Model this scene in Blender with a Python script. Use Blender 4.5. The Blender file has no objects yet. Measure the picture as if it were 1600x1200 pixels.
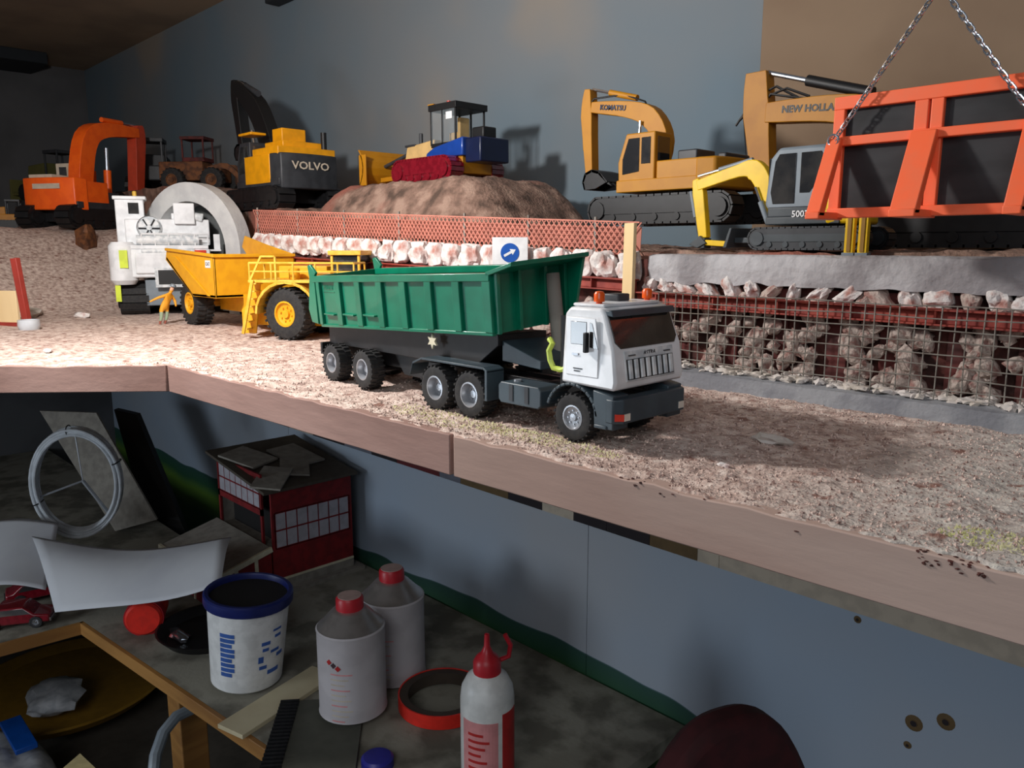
import bpy, bmesh, math, random
from mathutils import Vector, Matrix, noise
from math import sin, cos, pi, radians, sqrt, atan2
random.seed(7)
S = 0.01                      # the whole script is written in centimetres
scn = bpy.context.scene
COL = scn.collection

# ------------------------------------------------------------------ camera
F_PX, CX, CY = 1230.0, 800.0, 600.0
PITCH = math.atan(215 / F_PX); AZ = radians(44.2)
FW = Vector((-cos(AZ) * cos(PITCH), sin(AZ) * cos(PITCH), -sin(PITCH)))
RT = Vector((sin(AZ), cos(AZ), 0)); UP = RT.cross(FW)
CAM = Vector((0, 0, 135.0))
cd = bpy.data.cameras.new('camera'); cam = bpy.data.objects.new('camera', cd); COL.objects.link(cam)
cd.sensor_width = 36; cd.lens = 36 * F_PX / 1600; cd.clip_start = 0.01; cd.clip_end = 50
m = Matrix((RT, UP, -FW)).transposed().to_4x4(); m.translation = CAM * S
cam.matrix_world = m; scn.camera = cam
def ray(x, y): return FW + RT * ((x - CX) / F_PX) + UP * ((CY - y) / F_PX)
def at(x, y, t): return CAM + ray(x, y) * t
def onz(x, y, z): d = ray(x, y); return CAM + d * ((z - CAM.z) / d.z)
def ony(x, y, Y): d = ray(x, y); return CAM + d * ((Y - CAM.y) / d.y)

# ------------------------------------------------------------------ light
w = bpy.data.worlds.new('world'); scn.world = w; w.use_nodes = True
bg = w.node_tree.nodes['Background']; bg.inputs[0].default_value = (0.70, 0.78, 0.90, 1); bg.inputs[1].default_value = 0.13
def lamp(name, kind, loc, power, color, size=None, target=None, sy=None):
    l = bpy.data.lights.new(name, kind); l.energy = power; l.color = color
    o = bpy.data.objects.new(name, l); COL.objects.link(o); o.location = Vector(loc) * S
    if kind == 'AREA':
        l.size = size * S
        if sy: l.shape = 'RECTANGLE'; l.size_y = sy * S
    elif size: l.shadow_soft_size = size * S
    if target is not None:
        d = Vector(target) - Vector(loc); o.rotation_euler = d.to_track_quat('-Z', 'Y').to_euler()
    return o
lamp('work_lamp', 'POINT', (-68, 10, 158), 13.5, (1.0, 0.965, 0.935), 2.5)
lamp('window_light', 'AREA', (60, -110, 215), 9.0, (0.93, 0.96, 1.0), 90, (-40, 40, 120), 110)
lamp('left_window_light', 'AREA', (-128, -80, 106), 4.6, (0.80, 0.90, 1.0), 40, (-118, 60, 88), 30)
scn.view_settings.view_transform = 'Standard'; scn.view_settings.look = 'None'
scn.view_settings.exposure = 0.0; scn.view_settings.gamma = 1.0; scn.view_settings.use_curve_mapping = False

# ------------------------------------------------------------------ materials
def lin(c):
    return tuple(((v / 255) / 12.92 if v / 255 <= 0.04045 else ((v / 255 + 0.055) / 1.055) ** 2.4) for v in c) + (1,)
MATS = {}
def M(name, col, rough=0.5, metal=0.0, col2=None, vs=60, mix=(0.42, 0.6), bump=0.0, bs=300, coat=0.0, alpha=None, trans=0.0, detail=5, stretch=None):
    if name in MATS: return MATS[name]
    mt = bpy.data.materials.new(name); mt.use_nodes = True; nt = mt.node_tree; N = nt.nodes; L = nt.links
    b = N['Principled BSDF']; b.inputs['Roughness'].default_value = rough; b.inputs['Metallic'].default_value = metal
    b.inputs['Coat Weight'].default_value = coat; b.inputs['Transmission Weight'].default_value = trans
    if alpha is not None: b.inputs['Alpha'].default_value = alpha
    tc = N.new('ShaderNodeTexCoord'); vec = tc.outputs['Object']
    if stretch:
        mp = N.new('ShaderNodeMapping'); mp.inputs['Scale'].default_value = stretch
        L.new(vec, mp.inputs['Vector']); vec = mp.outputs['Vector']
    c2 = col2 if col2 else tuple(max(0, v * 0.93) for v in col)
    nz = N.new('ShaderNodeTexNoise'); nz.inputs['Scale'].default_value = vs; nz.inputs['Detail'].default_value = detail
    L.new(vec, nz.inputs['Vector'])
    cr = N.new('ShaderNodeValToRGB'); cr.color_ramp.elements[0].position = mix[0]; cr.color_ramp.elements[1].position = mix[1]
    cr.color_ramp.elements[0].color = lin(col); cr.color_ramp.elements[1].color = lin(c2)
    L.new(nz.outputs['Fac'], cr.inputs['Fac']); L.new(cr.outputs['Color'], b.inputs['Base Color'])
    if bump:
        n2 = N.new('ShaderNodeTexNoise'); n2.inputs['Scale'].default_value = bs; n2.inputs['Detail'].default_value = 6
        L.new(vec, n2.inputs['Vector'])
        bp = N.new('ShaderNodeBump'); bp.inputs['Strength'].default_value = bump; bp.inputs['Distance'].default_value = 0.002
        L.new(n2.outputs['Fac'], bp.inputs['Height']); L.new(bp.outputs['Normal'], b.inputs['Normal'])
    MATS[name] = mt
    return mt
M('white', (236, 238, 240), 0.35, coat=0.3); M('white_dirty', (228, 230, 230), 0.5, col2=(190, 196, 200), vs=120)
M('green', (0, 118, 88), 0.36, coat=0.25, col2=(0, 108, 80)); M('slate', (58, 72, 80), 0.45, col2=(48, 60, 68)); M('black', (16, 16, 18), 0.5)
M('rubber', (30, 30, 32), 0.75, col2=(44, 43, 42), vs=300); M('silver', (176, 180, 186), 0.35, 0.55); M('chrome', (205, 208, 214), 0.16, 0.95)
M('glass_dark', (34, 34, 36), 0.12, col2=(58, 56, 54), vs=40, coat=0.5); M('yellow_cat', (230, 166, 26), 0.45, col2=(222, 156, 24), vs=90)
M('yellow_pale', (232, 186, 72), 0.45, col2=(214, 164, 46), vs=90)
M('yellow_kom', (182, 122, 4), 0.55, col2=(176, 116, 4)); M('yellow_nh', (176, 116, 6), 0.55, col2=(168, 108, 6)); M('yellow_mini', (246, 200, 14), 0.4)
M('yellow_volvo', (236, 160, 10), 0.42); M('charcoal', (52, 54, 58), 0.5, col2=(42, 44, 48)); M('dark_steel', (24, 24, 26), 0.5, col2=(16, 16, 18), vs=140)
M('orange_ex', (255, 104, 22), 0.4, col2=(246, 94, 20)); M('orange_arm', (206, 72, 44), 0.5); M('orange_frame', (248, 104, 58), 0.5, col2=(240, 108, 66), vs=70)
M('panel_black', (26, 26, 28), 0.72, col2=(42, 42, 44), vs=22, stretch=(1, 1, 3)); M('maroon_gloss', (128, 22, 36), 0.2, coat=0.8, col2=(112, 16, 30), vs=140)
M('navy', (14, 26, 62), .35); M('blue_gloss', (26, 66, 150), 0.28, coat=0.4); M('tan', (206, 170, 110), 0.6); M('grey_cab', (128, 138, 146), 0.42); M('grey_dark', (70, 76, 80), 0.4, col2=(60, 66, 70))
M('brown_rust', (126, 78, 44), 0.7, col2=(84, 52, 34), vs=90); M('beacon', (255, 96, 10), 0.3, coat=0.4); M('hose_lime', (206, 226, 96), 0.4); M('lamp_red', (220, 60, 40), 0.3); M('lamp_clear', (230, 220, 206), 0.3)
M('concrete', (186, 184, 186), 0.9, col2=(150, 146, 148), vs=26, bump=0.8, bs=160); M('concrete_pale', (212, 212, 210), 0.85, col2=(196, 196, 196), vs=30, bump=0.3, bs=200)
M('kerb', (150, 152, 156), 0.9, col2=(126, 128, 134), vs=40, bump=0.5, bs=250); M('rock', (190, 174, 164), 0.95, col2=(150, 112, 104), vs=110, mix=(0.45, 0.62), bump=1.0, bs=260)
M('rock_white', (226, 220, 216), 0.95, col2=(176, 124, 112), vs=75, mix=(0.5, 0.66), bump=1.0, bs=200); M('earth_dark', (58, 34, 30), 0.95, col2=(92, 48, 42), vs=80, bump=0.6, bs=200)
M('oxide', (158, 66, 52), 0.6, col2=(134, 50, 42), vs=60, bump=0.3, bs=120); M('oxide_dark', (96, 36, 32), 0.7, col2=(64, 26, 24), vs=60)
M('wire', (150, 146, 138), 0.55, 0.4, col2=(120, 112, 104), vs=90); M('lattice', (206, 130, 112), 0.8); M('plank', (230, 204, 156), 0.65, col2=(218, 188, 138), vs=20, stretch=(1, 1, .2))
M('sign_white', (240, 240, 240), 0.4); M('sign_blue', (16, 84, 176), 0.4); M('fascia', (160, 128, 118), 0.75, col2=(142, 110, 100), vs=14, bump=0.25, bs=90, stretch=(.3, 1, 1.5)); M('fascia_b', (182, 158, 146), 0.75, col2=(164, 136, 124), vs=10, bump=0.2, bs=80, stretch=(.3, 1, 1.5))
M('plywood', (150, 118, 84), 0.8); M('red_paint', (158, 54, 44), 0.5); M('paper', (206, 208, 212), 0.85, col2=(196, 198, 204), vs=8); M('tub', (236, 236, 234), 0.5); M('blue_lid', (22, 36, 104), 0.45)
M('print_blue', (56, 98, 176), 0.6); M('can_label', (198, 192, 194), 0.55, col2=(188, 182, 184), vs=30); M('tin', (190, 186, 184), 0.3, 0.7); M('cap_red', (196, 34, 46), 0.4); M('cap_top', (206, 176, 168), 0.5)
M('tape_red', (236, 48, 34), 0.45); M('tape_inner', (70, 58, 48), 0.7); M('glue_white', (232, 232, 228), 0.4); M('print_red', (190, 40, 40), 0.5); M('print_pink', (226, 150, 150), 0.6); M('print_dark', (70, 50, 56), 0.6)
M('bench_top', (148, 144, 130), 0.85, col2=(104, 100, 88), vs=18, bump=0.2, bs=160); M('bench_wood', (170, 122, 62), 0.6, col2=(140, 96, 46), vs=14, stretch=(.3, .3, 2)); M('card_grey', (150, 144, 134), 0.85, col2=(134, 128, 120)); M('card_dark', (84, 76, 66), 0.85)
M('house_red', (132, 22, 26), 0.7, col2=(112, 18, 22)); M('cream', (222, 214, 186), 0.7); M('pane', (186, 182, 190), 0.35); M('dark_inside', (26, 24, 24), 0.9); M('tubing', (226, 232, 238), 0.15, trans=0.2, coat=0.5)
M('chair_maroon', (66, 16, 20), 0.85, col2=(54, 12, 16)); M('wood_pale', (206, 194, 160), 0.7, col2=(194, 180, 146), vs=14); M('mat_dark', (84, 84, 74), 0.85); M('bag', (206, 206, 208), 0.6, col2=(180, 182, 186)); M('ochre', (150, 110, 30), 0.6); M('note_yellow', (226, 206, 150), 0.7); M('blue_cap', (40, 40, 140), 0.4)
M('skin', (214, 160, 130), 0.6); M('grass', (206, 202, 160), 0.9, col2=(190, 190, 128), vs=60); M('hivis', (214, 232, 60), 0.4); M('beam_dark', (26, 32, 38), 0.8); M('strip_beige', (206, 192, 172), 0.8); M('strip_brown', (110, 88, 56), 0.8); M('strip_dark', (40, 32, 36), 0.8); M('strip_maroon', (98, 30, 34), 0.8); M('strip_grey', (110, 112, 124), 0.8); M('stone_pale', (212, 204, 198), 0.9, col2=(196, 186, 174), bump=.5)

# ------------------------------------------------------------------ mesh helpers (cm in, m out)
class MB:
    def __init__(s): s.v = []; s.f = []
    def add(s, vs, fs):
        o = len(s.v); s.v += [Vector(p) for p in vs]; s.f += [[i + o for i in f] for f in fs]; return s
    def box(s, x0, x1, y0, y1, z0, z1):
        return s.add([(x0, y0, z0), (x1, y0, z0), (x1, y1, z0), (x0, y1, z0), (x0, y0, z1), (x1, y0, z1), (x1, y1, z1), (x0, y1, z1)],
                     [(0, 3, 2, 1), (4, 5, 6, 7), (0, 1, 5, 4), (1, 2, 6, 5), (2, 3, 7, 6), (3, 0, 4, 7)])
    def prism(s, pts, a0, a1, ax='y'):
        n = len(pts)
        def P(p, a): return (p[0], a, p[1]) if ax == 'y' else ((a, p[0], p[1]) if ax == 'x' else (p[0], p[1], a))
        return s.add([P(p, a0) for p in pts] + [P(p, a1) for p in pts],
                     [list(range(n))[::-1], list(range(n, 2 * n))] + [(i, (i + 1) % n, n + (i + 1) % n, n + i) for i in range(n)])
    def hull(s, a, b):            # two polygons of the same count joined
        n = len(a)
        return s.add(list(a) + list(b), [list(range(n))[::-1], list(range(n, 2 * n))] + [(i, (i + 1) % n, n + (i + 1) % n, n + i) for i in range(n)])
    def cyl(s, p0, p1, r0, r1=None, seg=16):
        p0, p1 = Vector(p0), Vector(p1); r1 = r0 if r1 is None else r1
        d = (p1 - p0).normalized(); u = d.orthogonal().normalized(); v = d.cross(u)
        a = [p0 + (u * cos(2 * pi * i / seg) + v * sin(2 * pi * i / seg)) * r0 for i in range(seg)]
        b = [p1 + (u * cos(2 * pi * i / seg) + v * sin(2 * pi * i / seg)) * r1 for i in range(seg)]
        return s.hull(a, b)
    def tube(s, pts, r, seg=8, closed=False):
        pts = [Vector(p) for p in pts]; n = len(pts); rings = []; u = None
        for i, p in enumerate(pts):
            a = pts[i - 1] if (i > 0 or closed) else p; b = pts[(i + 1) % n] if (i < n - 1 or closed) else p
            d = (b - a).normalized()
            u = d.orthogonal().normalized() if u is None else (u - d * u.dot(d)).normalized()
            v = d.cross(u); rr = r[i] if isinstance(r, (list, tuple)) else r
            rings.append([p + (u * cos(2 * pi * k / seg) + v * sin(2 * pi * k / seg)) * rr for k in range(seg)])
        vs = [q for R in rings for q in R]; fs = []
        for i in range(n if closed else n - 1):
            j = (i + 1) % n
            for k in range(seg):
                l = (k + 1) % seg; fs.append((i * seg + k, i * seg + l, j * seg + l, j * seg + k))
        if not closed: fs += [list(range(seg))[::-1], list(range((n - 1) * seg, n * seg))]
        return s.add(vs, fs)
    def bar(s, p0, p1, w, h, side=(0, 1, 0)):
        p0, p1 = Vector(p0), Vector(p1); d = (p1 - p0).normalized(); u = Vector(side); u = (u - d * u.dot(d)).normalized(); v = d.cross(u)
        q = [u * w / 2 + v * h / 2, -u * w / 2 + v * h / 2, -u * w / 2 - v * h / 2, u * w / 2 - v * h / 2]
        return s.hull([p0 + k for k in q], [p1 + k for k in q])
    def lathe(s, prof, c=(0, 0, 0), ax='z', seg=24, closed=False):
        c = Vector(c); vs = []; fs = []; n = len(prof)
        for k in range(seg):
            a = 2 * pi * k / seg
            for r, h in prof:
                vs.append(c + (Vector((r * cos(a), r * sin(a), h)) if ax == 'z' else (Vector((r * cos(a), h, r * sin(a))) if ax == 'y' else Vector((h, r * cos(a), r * sin(a))))))
        for k in range(seg):
            l = (k + 1) % seg
            for i in range(n if closed else n - 1):
                j = (i + 1) % n; fs.append((k * n + i, l * n + i, l * n + j, k * n + j))
        return s.add(vs, fs)
    def ribbon(s, pts, wd, y0, y1):      # an arm: polyline in xz with widths, given thickness in y
        if len(pts) > 2:
            P_, W_ = [], []; N_ = len(pts)
            for i in range(N_ - 1):
                q = [Vector(pts[max(0, min(N_ - 1, i + k))]) for k in (-1, 0, 1, 2)]
                for h in range(4):
                    u = h / 4; P_.append(0.5 * (2 * q[1] + (q[2] - q[0]) * u + (2 * q[0] - 5 * q[1] + 4 * q[2] - q[3]) * u * u + (3 * q[1] - q[0] - 3 * q[2] + q[3]) * u ** 3)); W_.append(wd[i] + (wd[i + 1] - wd[i]) * u)
            pts = P_ + [Vector(pts[-1])]; wd = W_ + [wd[-1]]
        n = len(pts); L_, R_ = [], []
        for i in range(n):
            a = Vector(pts[max(i - 1, 0)]); b = Vector(pts[min(i + 1, n - 1)]); d = (b - a).normalized(); nn = Vector((-d.y, d.x))
            L_.append(Vector(pts[i]) + nn * wd[i] / 2); R_.append(Vector(pts[i]) - nn * wd[i] / 2)
        return s.prism(L_ + R_[::-1], y0, y1)
    def blob(s, c, r, seed=0, amp=0.3, sub=2):
        bm = bmesh.new(); bmesh.ops.create_icosphere(bm, subdivisions=sub, radius=1)
        vs = []
        for v in bm.verts:
            k = 1 + amp * noise.noise(v.co * 1.3 + Vector((seed * 3.7, seed, 0))) + amp * 0.5 * noise.noise(v.co * 3.1 + Vector((0, seed * 2.1, 5)))
            vs.append((c[0] + v.co.x * r[0] * k, c[1] + v.co.y * r[1] * k, c[2] + v.co.z * r[2] * k))
        fs = [[v.index for v in f.verts] for f in bm.faces]; bm.free()
        return s.add(vs, fs)
    def xf(s, mat):
        s.v = [mat @ v for v in s.v]; return s
    def mesh(s, name, angle=35):
        me = bpy.data.meshes.new(name); me.from_pydata([tuple(v * S) for v in s.v], [], s.f)
        bm = bmesh.new(); bm.from_mesh(me); bmesh.ops.recalc_face_normals(bm, faces=bm.faces); bm.to_mesh(me); bm.free()
        for p in me.polygons: p.use_smooth = True
        me.set_sharp_from_angle(angle=radians(angle)); return me
    def build(s, name, mat, parent=None, bevel=0, loc=None, angle=35):
        me = s.mesh(name, angle); me.materials.append(MATS[mat] if isinstance(mat, str) else mat)
        o = bpy.data.objects.new(name, me); COL.objects.link(o); o.parent = parent
        if loc is not None: o.location = Vector(loc) * S
        if bevel:
            b = o.modifiers.new('bevel', 'BEVEL'); b.width = bevel * S; b.segments = 2; b.limit_method = 'ANGLE'; b.angle_limit = radians(40)
        return o
def tag(o, label, cat, group=None, kind=None):
    o['label'] = label; o['category'] = cat
    if group: o['group'] = group
    if kind: o['kind'] = kind
    return o
def struct(o): o['kind'] = 'structure'; return o
def thing(name, loc, label, cat, yaw=0, group=None):
    o = bpy.data.objects.new(name, None); COL.objects.link(o); o.empty_display_size = 0.02
    o.location = Vector(loc) * S; o.rotation_euler = (0, 0, radians(yaw)); return tag(o, label, cat, group)
def dup(src, parent, loc=None, rot=None, scale=None):
    c = src.copy(); COL.objects.link(c); c.parent = parent
    if loc is not None: c.location = Vector(loc) * S
    if rot is not None: c.rotation_euler = rot
    if scale is not None: c.scale = scale
    for ch in list(src.children):
        d = ch.copy(); COL.objects.link(d); d.parent = c
    return c
def text(body, size, mat, parent, loc, rot, name='lettering', sx=1.0, bold=0.0):
    cu = bpy.data.curves.new('t', 'FONT'); cu.body = body; cu.size = size * S; cu.align_x = 'CENTER'; cu.align_y = 'CENTER'; cu.extrude = 0.0001; cu.offset = bold * S; cu.resolution_u = 2
    to = bpy.data.objects.new('t', cu); COL.objects.link(to)
    me = bpy.data.meshes.new_from_object(to.evaluated_get(bpy.context.evaluated_depsgraph_get()))
    bpy.data.objects.remove(to); bpy.data.curves.remove(cu)
    me.materials.clear(); me.materials.append(MATS[mat]); o = bpy.data.objects.new(name, me); COL.objects.link(o); o.parent = parent
    o.location = Vector(loc) * S; o.rotation_euler = [radians(a) for a in rot]; o.scale = (sx, 1, 1); return o
def fbm(x, y, s, seed=0): 
    return noise.noise(Vector((x * s + seed, y * s - seed, seed * 1.7)))
def smooth(t): t = max(0, min(1, t)); return t * t * (3 - 2 * t)

# ------------------------------------------------------------------ room shell
def wallmat(name, build_fn):
    mt = bpy.data.materials.new(name); mt.use_nodes = True; build_fn(mt.node_tree, mt.node_tree.nodes['Principled BSDF']); MATS[name] = mt; return mt
def ramp(nt, fac, stops):
    r = nt.nodes.new('ShaderNodeValToRGB'); e = r.color_ramp.elements
    while len(e) < len(stops): e.new(0.5)
    for k, (p, c) in zip(e, stops): k.position = p; k.color = lin(c)
    nt.links.new(fac, r.inputs['Fac']); return r.outputs['Color']
def nz(nt, scale, detail=4, vec=None):
    n = nt.nodes.new('ShaderNodeTexNoise'); n.inputs['Scale'].default_value = scale; n.inputs['Detail'].default_value = detail
    if vec is None:
        tc = nt.nodes.new('ShaderNodeTexCoord'); vec = tc.outputs['Object']
    nt.links.new(vec, n.inputs['Vector']); return n.outputs['Fac']
def mixc(nt, fac, a, b):
    m_ = nt.nodes.new('ShaderNodeMix'); m_.data_type = 'RGBA'
    for sk, v in ((m_.inputs['Factor'], fac), (m_.inputs['A'], a), (m_.inputs['B'], b)):
        if hasattr(v, 'is_output'): nt.links.new(v, sk)
        else: sk.default_value = v
    return m_.outputs['Result']
def sky_wall(nt, b):
    c = ramp(nt, nz(nt, 2.6, 3), [(0.36, (104, 121, 132)), (0.54, (118, 124, 128)), (0.68, (138, 130, 120))])
    nt.links.new(c, b.inputs['Base Color']); b.inputs['Roughness'].default_value = 0.8
wallmat('sky_wall', sky_wall)
def mural(nt, b):           # printed landscape: sky over rolling fields
    tc = nt.nodes.new('ShaderNodeTexCoord'); sp = nt.nodes.new('ShaderNodeSeparateXYZ'); nt.links.new(tc.outputs['Object'], sp.inputs[0])
    mp = nt.nodes.new('ShaderNodeMapping'); mp.inputs['Scale'].default_value = (1, 1, 0.25); nt.links.new(tc.outputs['Object'], mp.inputs['Vector'])
    n = nz(nt, 3.0, 2, mp.outputs['Vector'])
    ad = nt.nodes.new('ShaderNodeMath'); ad.operation = 'MULTIPLY_ADD'; nt.links.new(n, ad.inputs[0]); ad.inputs[1].default_value = 0.10; nt.links.new(sp.outputs['Z'], ad.inputs[2])
    mr = nt.nodes.new('ShaderNodeMapRange'); nt.links.new(ad.outputs[0], mr.inputs['Value']); mr.inputs['From Min'].default_value = 0.55; mr.inputs['From Max'].default_value = 0.95
    fld = ramp(nt, mr.outputs[0], [(0.0, (36, 62, 40)), (0.40, (34, 70, 44)), (0.55, (88, 122, 40)), (0.62, (40, 84, 56)), (0.695, (44, 82, 74)), (0.705, (150, 170, 190))])
    sky = ramp(nt, nz(nt, 2.2, 3), [(0.35, (166, 182, 200)), (0.65, (180, 184, 190))])
    gt = nt.nodes.new('ShaderNodeMath'); gt.operation = 'GREATER_THAN'; nt.links.new(mr.outputs[0], gt.inputs[0]); gt.inputs[1].default_value = 0.70
    nt.links.new(mixc(nt, gt.outputs[0], fld, sky), b.inputs['Base Color']); b.inputs['Roughness'].default_value = 0.6
wallmat('mural', mural)
M('brown_wall', (134, 112, 90), 0.85, col2=(122, 100, 80), vs=5); M('left_wall', (92, 92, 94), 0.9, col2=(74, 74, 76), vs=4); M('ceiling_paint', (150, 128, 104), 0.9, col2=(132, 112, 92), vs=6)
M('floor_tile', (80, 72, 66), 0.7)
struct(MB().box(-263, 60, -200, 81, -4, 0).build('floor', 'floor_tile'))
wb = struct(MB().box(-263, 60, 80, 84, 0, 192).build('wall_back', 'sky_wall'))
struct(MB().box(-267, -263, -200, 84, 0, 192).build('wall_left', 'left_wall'))
struct(MB().box(-263, -60, -60, 80, 186, 192).build('ceiling', 'ceiling_paint'))
p = MB().box(-44.4, 60, 79.5, 80, 126, 192).build('backdrop_panel', 'brown_wall', wb, 0.1)
for i, (x0, x1) in enumerate(((-263, -150.1), (-150, -66.8), (-66.7, 60))):
    MB().box(x0, x1, 79.6, 80, 50, 122).build('mural_sheet', 'mural', wb)
for px, py in ((1428, 1130), (1478, 1128), (1418, 1164), (1340, 968)):
    q = ony(px, py, 79.6); r = 0.75 if py in (1130, 1128) else 0.35
    MB().lathe([(0.01, 79.45), (r * .45, 79.45), (r * .5, 79.52), (r, 79.55), (r * 1.15, 79.6)], (q.x, 0, q.z), 'y', 16).build('screw_hole', 'strip_brown', wb)
    MB().cyl((q.x, 79.44, q.z), (q.x, 79.6, q.z), r * .42, seg=12).build('screw_hole', 'strip_dark', wb)
# ceiling joists
cl = bpy.data.objects['ceiling']
MB().box(-146, -128, 77, 80, 180, 186).build('ceiling_bracket', 'beam_dark', cl, 0.2)
MB().box(-263, -246, 50, 66, 183, 186).build('ceiling_bracket', 'beam_dark', cl, 0.2)
# batten with coloured blocks along the wall under the shelf
bt = thing('wall_batten', (0, 79.3, 99), 'narrow wall batten patched with beige, brown and dark blocks under the shelf', 'batten')
xs = -262; cyc = ['strip_beige', 'strip_dark', 'strip_grey', 'strip_dark', 'strip_maroon', 'strip_grey', 'strip_brown', 'strip_dark']; k = 0
while xs < 58:
    L_ = random.uniform(5, 12)
    mt = cyc[k % len(cyc)]
    if xs > -46: mt, L_ = 'strip_beige', 200
    if -66 < xs <= -46: mt = ('strip_brown', 'strip_beige', 'strip_dark')[k % 3]; L_ = 7
    if -46 < xs + L_ and xs <= -46: L_ = -46 - xs + .1
    x1 = min(xs + L_, 60); MB().box(xs, x1 - .05, -0.6, 0.3, -1.4, 12).build('block', mt, bt); xs = x1; k += 1

# ------------------------------------------------------------------ shelf of the diorama
def terr(x, y):
    z = 125.0 + 0.16 * fbm(x, y, 0.9, 3) + 0.07 * fbm(x, y, 3.1, 8) + 0.14 * fbm(x, y, 0.28, 1)
    if x > -75: z += 0.03 * fbm(x, y, 7.3, 5)
    if x < -128:
        s_ = smooth((-128 - x) / 36); z += s_ * 13.4 + s_ * 0.9 * fbm(x, y, 0.22, 2)
    return z
def front_y(x):
    if x > -68.3: return 25.5 + (x + 68.3) / 73.3 * 2.4
    return 25.5 - (-68.3 - x) * 1.14
def terrmat(nt, b):
    tc = nt.nodes.new('ShaderNodeTexCoord')
    base = ramp(nt, nz(nt, 170, 8), [(0.30, (150, 124, 114)), (0.5, (200, 176, 164)), (0.68, (226, 208, 196))])
    grey = ramp(nt, nz(nt, 200, 8), [(0.30, (150, 142, 136)), (0.52, (196, 190, 182)), (0.7, (216, 212, 200))])
    sp = nt.nodes.new('ShaderNodeSeparateXYZ'); nt.links.new(tc.outputs['Object'], sp.inputs[0])
    n = nz(nt, 7, 4)
    a = nt.nodes.new('ShaderNodeMath'); a.operation = 'MULTIPLY_ADD'; nt.links.new(n, a.inputs[0]); a.inputs[1].default_value = 0.22; nt.links.new(sp.outputs['X'], a.inputs[2])
    mr = nt.nodes.new('ShaderNodeMapRange'); nt.links.new(a.outputs[0], mr.inputs['Value']); mr.inputs['From Min'].default_value = -0.04; mr.inputs['From Max'].default_value = 0.06
    c = mixc(nt, mr.outputs[0], base, grey)
    dk = ramp(nt, nz(nt, 90, 6), [(0.30, (0, 0, 0)), (0.40, (255, 255, 255))])
    nt.links.new(mixc(nt, dk, lin((140, 102, 90)), c), b.inputs['Base Color']); b.inputs['Roughness'].default_value = 0.95
    bp = nt.nodes.new('ShaderNodeBump'); bp.inputs['Strength'].default_value = 0.9; bp.inputs['Distance'].default_value = 0.0015
    nt.links.new(nz(nt, 520, 6), bp.inputs['Height']); nt.links.new(bp.outputs['Normal'], b.inputs['Normal'])
wallmat('terrain', terrmat)
def earthmat(nt, b):
    base = ramp(nt, nz(nt, 50, 6), [(0.34, (84, 66, 56)), (0.5, (134, 106, 92)), (0.62, (160, 132, 116))])
    red = nz(nt, 9, 3)
    f = ramp(nt, red, [(0.52, (0, 0, 0)), (0.62, (255, 255, 255))])
    nt.links.new(mixc(nt, f, base, lin((146, 88, 74))), b.inputs['Base Color']); b.inputs['Roughness'].default_value = 0.95
    bp = nt.nodes.new('ShaderNodeBump'); bp.inputs['Strength'].default_value = 1.0; bp.inputs['Distance'].default_value = 0.002
    nt.links.new(nz(nt, 300, 6), bp.inputs['Height']); nt.links.new(bp.outputs['Normal'], b.inputs['Normal'])
wallmat('earth', earthmat)
def grid(xs, yfn, zfn, skirt):
    mb = MB(); vs = []; fs = []; cols = []
    ny = len(yfn(xs[0]))
    for x in xs:
        for y in yfn(x): vs.append((x, y, zfn(x, y)))
    for i in range(len(xs) - 1):
        for j in range(ny - 1):
            a = i * ny + j; fs.append((a, a + 1, a + ny + 1, a + ny))
    o = len(vs)                     # front skirt
    for i, x in enumerate(xs):
        y = yfn(x)[0]; vs.append((x, y + 0.05, skirt(x)))
    for i in range(len(xs) - 1): fs.append((i * ny, (i + 1) * ny, o + i + 1, o + i))
    return mb.add(vs, fs)
def frange(a, b, d):
    n = max(1, int(round((b - a) / d))); return [a + (b - a) * i / n for i in range(n + 1)]
def road_y(x):
    f = front_y(x) + 0.25 * fbm(x, 0, 0.8, 4) + 0.22 * fbm(x, 3, 2.7, 6)
    return [f + (52.6 - f) * (j / 110) for j in range(111)]
xs = frange(-262, -100, 1.3) + frange(-99.3, -70, 0.55) + frange(-69.7, 25, 0.27)
tr = grid(xs, road_y, terr, lambda x: 124.2 if x > -128 else 124.2).build('sandy_ground', 'terrain', angle=180)
tag(tr, 'pinkish sandy ground of the model building site with crumbly front edge', 'ground')
def upz(x, y):
    z = 134.5 if x > -40 else 134.5 + (-40 - x) / 66 * 2.6
    z = min(z, 137.2)
    z += 3.3 * smooth((-x - 98) / 9) * smooth((y - 53.5) / 4)
    z += 5.5 * smooth((-x - 134) / 16)
    dx = max(0, abs(x + 81) - 10) / 13; dy = max(0, abs(y - 66) - 5) / 8.0
    mnd = max(0, 1 - sqrt(dx * dx + dy * dy)); base = z
    z = z + (142.7 - z) * smooth(mnd * 1.25)
    k = 0.35 if not (mnd > 0.9) else 0.12
    return z + k * fbm(x, y, 0.35, 9) + 0.22 * fbm(x, y, 1.1, 12) + 0.08 * fbm(x, y, 3.3, 2)
xs = frange(-262, -108, 1.5) + frange(-107.4, 25, 0.5)
def uf(x): return 52.9 + 5.4 * smooth((-105.5 - x) / 3)
ut = grid(xs, lambda x: [uf(x) + (79.4 - uf(x)) * (j / 55) for j in range(56)], upz, lambda x: 124.6).build('upper_terrace', 'earth', angle=180)
tag(ut, 'brown earth terrace with a mound along the painted wall', 'ground')
poly = [(25, front_y(25) + .7), (-68.6, 26.2), (-91.5, 0.1), (-262.5, 1.0), (-262.5, 79.2), (25, 79.2)]
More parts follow.
